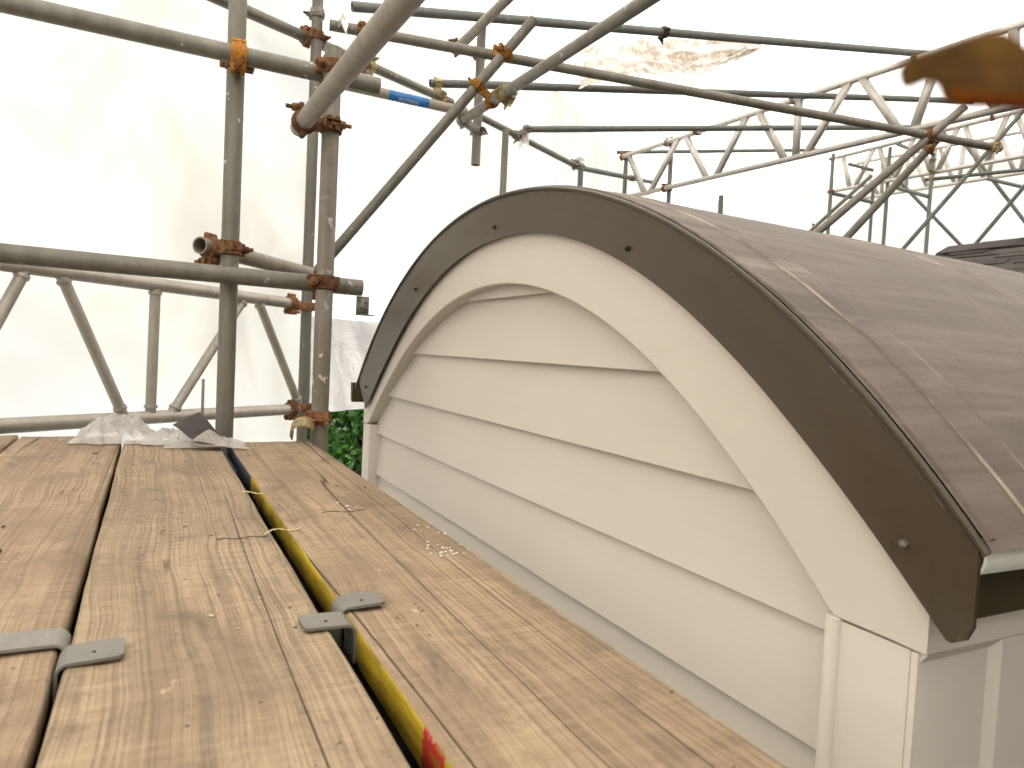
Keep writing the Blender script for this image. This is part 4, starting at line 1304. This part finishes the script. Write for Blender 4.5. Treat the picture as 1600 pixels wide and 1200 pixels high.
single('T15', 0.345, 'dark_bolt', 'small dark clamp under the topmost roof tube', (0, -.3, -1), seed=26)
coupler('T18', 'T20', 'coupler_grey', 'plastic-wrapped coupler at the left end of the third roof tube', 'dark_bolt', 27)
coupler('T20', 'P907', 'coupler_grey', 'plastic-wrapped coupler above the crest of the arch', 'dark_bolt', 28)
single('T20b', 0.66, 'coupler_grey', 'dark coupler on the far eaves tube', (0, -.5, 1), seed=29)
single('TRt', frac_at('TRt', 1, Y18), 'rust', 'small rusty coupler where the third roof tube crosses the main lattice beam', (-.5, 0, -1), 'dark_bolt', 30)
single('TRt', frac_at('TRt', 1, Y17), 'coupler_grey', 'coupler where the second roof tube crosses the main lattice beam', (-.5, 0, -1), 'dark_bolt', 31)
single('TRt', frac_at('TRt', 1, Y15), 'coupler_grey', 'coupler beside the blurred one, on the topmost roof tube', (-.5, 0, -1), 'dark_bolt', 32)
coupler('TRt', 'PT1', 'coupler_grey', 'upper coupler on the upright at the main lattice beam', 'dark_bolt', 33)
coupler('TRb', 'PT1', 'rust', 'rusty coupler on the bottom chord of the main lattice beam', 'rust', 34)
coupler('TRt', 'PT0', 'rust', 'rusty coupler at the far left tip of the main lattice beam', 'dark_bolt', 35)
coupler('T16', 'T21a', 'rust', 'rusty coupler where the long slanting tube meets the steep braces', 'dark_bolt', 36)
single('T21b', 0.90, 'rust', 'rusty coupler joining the two steep parallel braces', (.4, -.5, -.5), 'rust', 37)
single('St', 0.72, 'rust', 'rusty clamp on the top chord of the smaller far lattice beam', (0, 0, -1), 'rust', 38)
single('PA', 0.02, 'coupler_grey', 'clamp at the top of the leftmost far upright', (-1, 0, 0), seed=39)
single('PA', frac_at('PA', 2, 2.37), 'rust', 'red-rusty clamp partway down the leftmost far upright', (-1, -.4, 0), 'rust', 40)
single('PB', frac_at('PB', 2, 2.60), 'rust', 'rusty clamp on the tallest far upright', (.5, -.9, 0), 'rust', 41)
single('PC', frac_at('PC', 2, 2.66), 'zinc_plate', 'grey clamp at the top of the upright nearest the shingle roof', (.5, -.9, 0), seed=42)
single('PC', frac_at('PC', 2, 2.52), 'rust_yellow', 'yellowish rusty pair of clamps on the upright nearest the shingle roof', (.5, -.9, 0), seed=43, two=0.07)
single('BE', 0.18, 'coupler_grey', 'small dark clamp low on the slim brace above the barrel roof', (-1, -.4, .2), seed=44)
single('T16', 0.985, 'rust_yellow', 'clamp hanging at the lower right end of the long slanting tube', (.3, 0, -1), 'rust', 45)

# coupler at the foot of the weathered post with its flap swung open over the board
def open_coupler():
    p = Vector((TUBES['T2'][0][0], TUBES['T2'][0][1], -0.215))
    t = thing('scaffold_coupler', p, 'open rusty coupler with its curved flap swung over the board corner', 'coupler', CG)
    half(t, p, (0, 0, 1), Vector((1, .3, 0)), 'rust', 'rust', TR_, 51)
    c = p + Vector((-0.050, -0.034, -0.034))
    mb = MB()
    mb.band(c, (-0.25, -1, -0.50), 0.031, 0.0355, 0.023, 20, math.radians(40), math.radians(215), ref=(1, 0, 0))
    mb.build('flap', 'rust_yellow', t, origin=c)
    mb = MB(); mb.box(p + Vector((-0.016, -0.036, -0.004)), 0.018, 0.010, 0.0035)
    mb.build('hinge', 'rust', t, origin=p)
open_coupler()

def end_bracket():
    e = Vector(TUBES['T5'][1])
    t = thing('steel_bracket', e + Vector((0, 0, -0.075)), 'small perforated grey steel angle bracket under the guard tube end', 'bracket')
    c = e + Vector((0.005, 0.0, -0.052))
    mb = MB(); mb.box(c, 0.019, 0.0016, 0.027)
    mb.build('plate', 'zinc_plate', t, origin=c)
    mb = MB(); mb.box(c + Vector((0.004, -0.014, -0.0285)), 0.024, 0.0155, 0.0014); mb.build('foot', 'zinc_plate', t, origin=c)
    for dx, dz in ((-.009, .012), (.008, .008), (-.004, -.008), (.009, -.012)):
        m = MB(); m.cyl(c + Vector((dx, -0.0014, dz)), c + Vector((dx, -0.0024, dz)), 0.0028, 10); m.build('rivet', 'dark_bolt', t, origin=c + Vector((dx, 0, dz)))
end_bracket()

# rusty coupler very close to the lens at the upper right, on the end of a rail beside the camera
def near_coupler():
    Rm = cam.matrix_world.to_3x3()
    Xc, Yc, Zc = Rm.col[0], Rm.col[1], -Rm.col[2]
    dpt = 0.11
    org = Zc * dpt
    pts = [(1409, 113), (1412, 101), (1423, 91), (1465, 78), (1510, 62), (1547, 52), (1570, 53), (1586, 63), (1602, 75), (1650, 92), (1700, 102), (1735, 112), (1735, 176), (1640, 172), (1560, 167), (1510, 165), (1484, 160), (1472, 151), (1470, 136), (1462, 129), (1448, 127), (1438, 132), (1426, 139), (1413, 135)]
    pts = [(1545 + (x - 1545) * 1.06, 110 + (y - 110) * 1.08) for x, y in pts]
    poly3 = [org + Xc * ((x - 800) / 1120 * dpt) - Yc * ((y - 600) / 1120 * dpt) for x, y in pts]
    t = thing('scaffold_coupler', poly3[12], 'blurred orange-brown rusty coupler jutting in close at the upper right', 'coupler', CG)
    vd = (org + Xc * ((1540 - 800) / 1120 * dpt) - Yc * ((110 - 600) / 1120 * dpt)).normalized()
    mb = MB(); mb.prism(poly3, vd * 0.010)
    mb.build('flap', 'near_rust', t, origin=poly3[12], bevel=0.0010)
    lip = [(1473, 146), (1490, 141), (1540, 146), (1600, 148), (1735, 150), (1735, 174), (1560, 165.5), (1512, 163), (1486, 158)]
    mb = MB(); mb.prism([(Zc + Xc * ((x - 800) / 1120) - Yc * ((y - 600) / 1120)) * (dpt - 0.002) for x, y in lip], vd * 0.003)
    mb.build('lip', 'near_orange', t, origin=poly3[12], bevel=0.0006)
    c = Vector((0.222, 0.045, 0.062))
    mb = MB(); mb.band(c, (0, 1, 0), TR_ + 0.0004, TR_ + 0.007, 0.02, 24); mb.build('collar', 'near_rust', t, origin=c)
    mb = MB(); a = (poly3[11] + poly3[12]) / 2 + Zc * 0.009
    mb.cyl(a, a + (c - a) * 0.62, 0.008, 12); mb.build('hinge', 'rust', t, origin=a)
    mb = MB(); mb.pipe((0.222, -1.4, 0.062), (0.222, 0.070, 0.062), TR_, 0.0201, 22)
    tag(mb.build('scaffold_tube', 'galvanised', origin=(0.222, -1.4, 0.062)), 'rail tube beside the camera that carries the blurred coupler', 'scaffold tube', GROUP_T)
near_coupler()

# ------------------------------------------------------------------ loose plastic
def crumple(name, pts, rows_n, cols_n, h, seed, mat, label, cat, amp=0.02, group=None, dome=True):
    """pts: four corners (a, b, c, d) of the patch; crumpled by ridged noise"""
    a, b, c, d_ = map(Vector, pts)
    nrm = (b - a).cross(d_ - a).normalized()
    if nrm.z < 0: nrm = -nrm
    mb = MB(); rows = []
    size = ((b - a).length + (d_ - a).length) / 2
    for i in range(rows_n + 1):
        u = i / rows_n
        row = []
        for j in range(cols_n + 1):
            v = j / cols_n
            p = a.lerp(b, v).lerp(d_.lerp(c, v), u)
            q = (p - a) / size
            r1 = 1 - abs(noise.noise(q * 3.2 + Vector((seed, 0, 0)))) * 2
            r2 = 1 - abs(noise.noise(q * 7.5 + Vector((0, seed, 0)))) * 2 + 0.35 * (1 - abs(noise.noise(q * 19 + Vector((3, seed, 0)))) * 2)
            env = (math.sin(math.pi * min(1, max(0, u))) ** .5 * math.sin(math.pi * min(1, max(0, v))) ** .5) if dome else 1
            lift = env * (h * max(0, 0.25 + r1 * .75) + amp * r2)
            jit = Vector((noise.noise(q * 5 + Vector((1, 1, seed))), noise.noise(q * 5 + Vector((7, 3, seed))), 0)) * size * 0.09
            row.append(p + nrm * max(0.001, lift) + jit)
        rows.append(row)
    mb.strip(rows)
    o = mb.build(name, mat, origin=a, angle=110)
    return tag(o, label, cat, group)
PG = 'scraps of plastic film'
crumple('plastic_film', [(-0.175, 2.03, BZ + .003), (0.012, 2.00, BZ + .003), (0.02, 2.19, BZ + .003), (-0.15, 2.20, BZ + .003)], 54, 60, 0.046, 2, 'polythene', 'crumpled heap of clear polythene on the left board end', 'plastic film', 0.022, PG)
crumple('plastic_film', [(-0.02, 1.985, BZ + .004), (0.10, 1.965, BZ + .004), (0.10, 2.10, BZ + .004), (0.0, 2.10, BZ + .004)], 22, 24, 0.026, 5, 'polythene', 'low middle crumple of clear polythene beside the heap', 'plastic film', 0.014, PG)
crumple('plastic_film', [(0.03, 1.925, BZ + .004), (0.225, 1.90, BZ + .004), (0.215, 2.05, BZ + .004), (0.06, 2.06, BZ + .004)], 22, 34, 0.014, 9, 'polythene', 'flat folded polythene scrap lying over the yellow gap', 'plastic film', 0.010, PG)

def offcut():
    t = thing('membrane_offcut', (0.10, 2.03, BZ), 'dark brown roofing membrane offcut standing folded on the polythene', 'offcut')
    def quad(name, pts, mat, bulge):
        a, b, c, d_ = [Vector(p) + Vector((0.004, -0.075, 0.002)) for p in pts]; n = (b - a).cross(d_ - a).normalized()
        mb = MB(); rows = []
        for i in range(9):
            r_ = []
            for j in range(9):
                u, v = i / 8, j / 8
                p = a.lerp(b, v).lerp(d_.lerp(c, v), u)
                r_.append(p + n * bulge * (math.sin(math.pi * u) + 0.5 * math.sin(2 * math.pi * v)))
            rows.append(r_)
        rows2 = [[p + n * 0.0018 for p in r_] for r_ in rows]
        mb.strip(rows); mb.strip(rows2)
        for k in range(8):
            for (r1, r2) in (((rows[0][k], rows[0][k + 1]), (rows2[0][k], rows2[0][k + 1])), ((rows[8][k], rows[8][k + 1]), (rows2[8][k], rows2[8][k + 1])),
                             ((rows[k][0], rows[k + 1][0]), (rows2[k][0], rows2[k + 1][0])), ((rows[k][8], rows[k + 1][8]), (rows2[k][8], rows2[k + 1][8]))):
                mb.add([r1[0], r1[1], r2[1], r2[0]], [(0, 1, 2, 3)])
        mb.build(name, mat, t, origin=a)
    quad('dark_face', [(0.046, 2.01, BZ + .058), (0.096, 1.99, BZ + .020), (0.172, 2.01, BZ + .010), (0.108, 2.05, BZ + .086)], 'membrane_dark', 0.003)
    quad('grey_fold', [(0.088, 1.975, BZ + .022), (0.170, 1.975, BZ + .008), (0.176, 2.02, BZ + .014), (0.128, 2.01, BZ + .046)], 'membrane_grey', 0.004)
    quad('grey_fold', [(0.086, 1.965, BZ + .014), (0.180, 1.955, BZ + .006), (0.172, 1.99, BZ + .013), (0.095, 1.985, BZ + .024)], 'membrane_grey', -0.004)
offcut()
mb = MB(); mb.box((0.138, 2.30, BZ + 0.07), 0.0042, 0.0012, 0.085)
tag(mb.build('grey_strip', 'membrane_grey', origin=(0.138, 2.30, BZ - 0.02), bevel=0.0004), 'thin upright grey strip standing behind the membrane offcut', 'strip')

# dirty loose film hanging under the roof sheet
def px(x, y, d):
    r = cam.matrix_world.to_3x3() @ Vector(((x - 800) / 1120, -(y - 600) / 1120, -1))
    return r * d

def hanging_flap():
    # a long slack flap: outline in plan on the roof slope, drooping towards its lower left corner
    mb = MB(); rows = []
    top = [Vector(p) for p in [[2.295, 3.812, 1.863], [2.605, 3.773, 1.972], [3.026, 3.677, 2.044], [3.52, 3.599, 2.109]]]
    bot = [Vector(p) for p in [[2.254, 3.764, 1.599], [2.581, 3.719, 1.75], [3.016, 3.613, 1.79], [3.469, 3.599, 2.039]]]
    def curve(c, s):
        s *= 3; k = min(2, int(s)); return c[k].lerp(c[k + 1], s - k)
    n, m = 80, 26
    for i in range(n + 1):
        u = i / n
        a, b = curve(top, u), curve(bot, u)
        row = []
        for j in range(m + 1):
            v = j / m
            p = a.lerp(b, v)
            q = Vector((u * 5, v * 2.2, 0))
            droop = -0.02 * math.sin(math.pi * v) * (1 - .5 * u)
            wr = 0.035 * (abs(noise.noise(q * 1.7)) - .3) + 0.014 * noise.noise(q * 5 + Vector((0, 0, 4)))
            row.append(p + Vector((0.02 * noise.noise(q * 3), 0.03 * noise.noise(q * 2 + Vector((5, 0, 0))), droop + wr)))
        rows.append(row)
    mb.strip(rows)
    tag(mb.build('plastic_film', 'dirty_film', origin=top[0], angle=60), 'long dirty tan plastic flap sagging below the roof sheet at top centre', 'plastic film', PG)
hanging_flap()

def rag(c, s, seed, label, mat='polythene'):
    rg = random.Random(seed)
    c = Vector(c)
    mb = MB()
    for k in range(6):
        th = rg.uniform(0, 6.28)
        d = (Vector((0.89, -0.45, 0)) * math.cos(th) + Vector((0, 0, 1)) * (math.sin(th) - .25) + Vector((-.45, -.89, 0)) * rg.uniform(-.4, .6)).normalized()
        X, Y, Z = frame(d)
        L = s * rg.uniform(.35, .95); w0 = s * rg.uniform(.14, .34)
        rows = []
        tw = rg.uniform(-1.5, 1.5)
        for i in range(9):
            f = i / 8
            w = w0 * (1 - f) ** .6 * (1 + .35 * noise.noise(Vector((f * 5, k, seed)))) + 0.0008
            a = tw * f + k
            o = X * math.cos(a) + Y * math.sin(a); n = Z.cross(o)
            p = c + d * L * f - Vector((0, 0, 1)) * s * .22 * f * f
            rows.append([p + o * w * t_ + n * w * .55 * noise.noise(Vector((t_ * 2.2 + k, f * 4, seed))) for t_ in (-1, -.6, -.2, .2, .6, 1)])
        mb.strip(rows)
    tag(mb.build('plastic_rag', mat, origin=c, angle=50), label, 'plastic rag', 'plastic rags caught on couplers')
tp = TUBES
rag(Vector(tp['T3'][0]) + Vector((-0.03, -0.05, -0.03)), 0.10, 3, 'ragged white plastic caught round the top of the slim post')
rag(Vector(tp['T16'][0]) + Vector((0.05, -0.05, 0.03)), 0.075, 13, 'torn plastic shred beside the hanging bolt at the top')
rag(Vector(tp['T20'][0]).lerp(Vector(tp['T20'][1]), .37) + Vector((0, -0.06, 0.03)), 0.16, 6, 'white plastic rag wrapped on the eaves tube joint left of the arch crest')
rag(Vector(tp['T20'][0]).lerp(Vector(tp['T20'][1]), .97) + Vector((0, -0.06, 0.04)), 0.14, 8, 'plastic rag on the joint above the arch crest')

# ------------------------------------------------------------------ small litter on the boards
def litter():
    rg = random.Random(21)
    mb = MB()
    for k in range(1100):
        x = rg.uniform(-0.5, 0.40); y = 0.35 + 1.7 * rg.random() ** 0.8
        if noise.noise(Vector((x * 9, y * 6, 3))) < 0.12: continue
        if -0.075 < x < -0.052 or 0.158 < x < 0.192 or -0.31 < x < -0.29: continue
        s = rg.uniform(0.0003, 0.0009) * (2.0 if rg.random() < .10 else 1)
        a = rg.uniform(0, 6.28); l = rg.uniform(1, 3.2)
        X, Y = Vector((math.cos(a), math.sin(a), 0)), Vector((-math.sin(a), math.cos(a), 0))
        mb.box((x, y, BZ + 0.0012 + s * .4), s * l, s, s * .5, (X, Y, Vector((0, 0, 1))))
    tag(mb.build('wood_debris', 'debris', origin=(0, 1, BZ), smooth=False), 'scattered grit and wood crumbs over the scaffold boards', 'debris', kind='stuff')
    def thread(pts, r, mat, name, label, cat):
        m = MB()
        for p, q in zip(pts, pts[1:]):
            m.cyl(p, q, r, 6)
        tag(m.build(name, mat, origin=pts[0]), label, cat)
    thread([Vector((0.150 + 0.011 * k, 1.055 + 0.006 * k + 0.004 * math.sin(k), BZ + 0.004 + 0.003 * math.sin(k * 1.2))) for k in range(6)], 0.0011, 'straw', 'straw_fibre', 'pale straw fibre bridging the yellow gap halfway along', 'fibre')
    thread([Vector((0.150 + 0.009 * k, 1.36 - 0.003 * k, BZ + 0.003 + 0.002 * math.sin(k * 1.5))) for k in range(5)], 0.0012, 'straw', 'straw_fibre', 'pale fibre across the yellow gap near the blue paint', 'fibre')
    thread([Vector((0.085 + 0.011 * k, 1.045 + 0.004 * math.sin(k * 1.9), BZ + 0.0035)) for k in range(7)], 0.0007, 'twig', 'dry_root', 'fine dark dry rootlet lying on the middle board', 'twig')
    thread([Vector((0.255 + 0.012 * k, 1.17 + 0.006 * math.sin(k * 1.3), BZ + 0.003)) for k in range(7)], 0.0006, 'twig', 'dry_root', 'fine curled rootlet lying on the right-hand board', 'twig')
    m = MB(); m.box((-0.195, 1.055, BZ + 0.003), 0.036, 0.0028, 0.0018, (Vector((0.97, 0.22, 0)), Vector((-0.22, 0.97, 0)), Vector((0, 0, 1))))
    tag(m.build('wood_splinter', 'twig', origin=(-0.195, 1.055, BZ), bevel=0.0008), 'dark wood splinter lying on the left board', 'splinter')
    m = MB()
    m.prism([(-0.262, 1.355, BZ + .002), (-0.226, 1.362, BZ + .005), (-0.222, 1.352, BZ + .004), (-0.243, 1.345, BZ + .003), (-0.265, 1.340, BZ + .002)], (0, 0, 0.003))
    tag(m.build('wood_chip', 'fresh_wood', origin=(-0.24, 1.35, BZ), smooth=False), 'fresh yellow wood chip on the left board near the frame edge', 'wood chip')
litter()

def flakes():
    rg = random.Random(33)
    mb = MB()
    for (cx, cy, n, s) in ((0.372, 0.905, 26, 0.028), (0.30, 1.21, 10, 0.02), (0.385, 1.02, 8, 0.02)):
        for k in range(n):
            x, y = min(0.401, rg.gauss(cx, s * .5)), rg.gauss(cy, s)
            w = rg.uniform(0.0006, 0.0024); a = rg.uniform(0, 6.28)
            X, Y = Vector((math.cos(a), math.sin(a), rg.uniform(-.2, .2))).normalized(), Vector((-math.sin(a), math.cos(a), 0))
            mb.box((x, y, BZ + 0.0015 + w * .3), w, w * rg.uniform(.3, .8), 0.0004, (X, Y, X.cross(Y).normalized()))
    tag(mb.build('paint_flakes', 'white_lip', origin=(0.37, 0.9, BZ), smooth=False), 'small white paint flakes along the edge of the right-hand board', 'debris', kind='stuff')
flakes()

def tape(top, L, w, label):
    top = Vector(top)
    mb = MB(); rows = []
    for i in range(9):
        f = i / 8
        p = top - Vector((0, 0, L * f)) + Vector((0.01 * math.sin(f * 5), 0.01 * math.sin(f * 7 + 1), 0))
        a = 0.5 * math.sin(f * 6)
        o = Vector((0.89 * math.cos(a), -0.45 * math.cos(a) + math.sin(a) * .3, 0)) * w
        rows.append([p - o, p, p + o])
    mb.strip(rows)
    tag(mb.build('tape_strip', 'polythene', origin=top), label, 'tape strip', 'loose tape strips hanging from the roof')
tape(px(1219, 255, 6.4), 0.18, 0.02, 'loose pale tape strip hanging below the main lattice beam')
tape(px(1127, 282, 8.0), 0.30, 0.03, 'faint pale tape strip hanging above the lone dark tube top')
tape(px(965, 250, 8.0), 0.45, 0.03, 'pale plastic strip hanging at the far left tip of the main lattice beam')
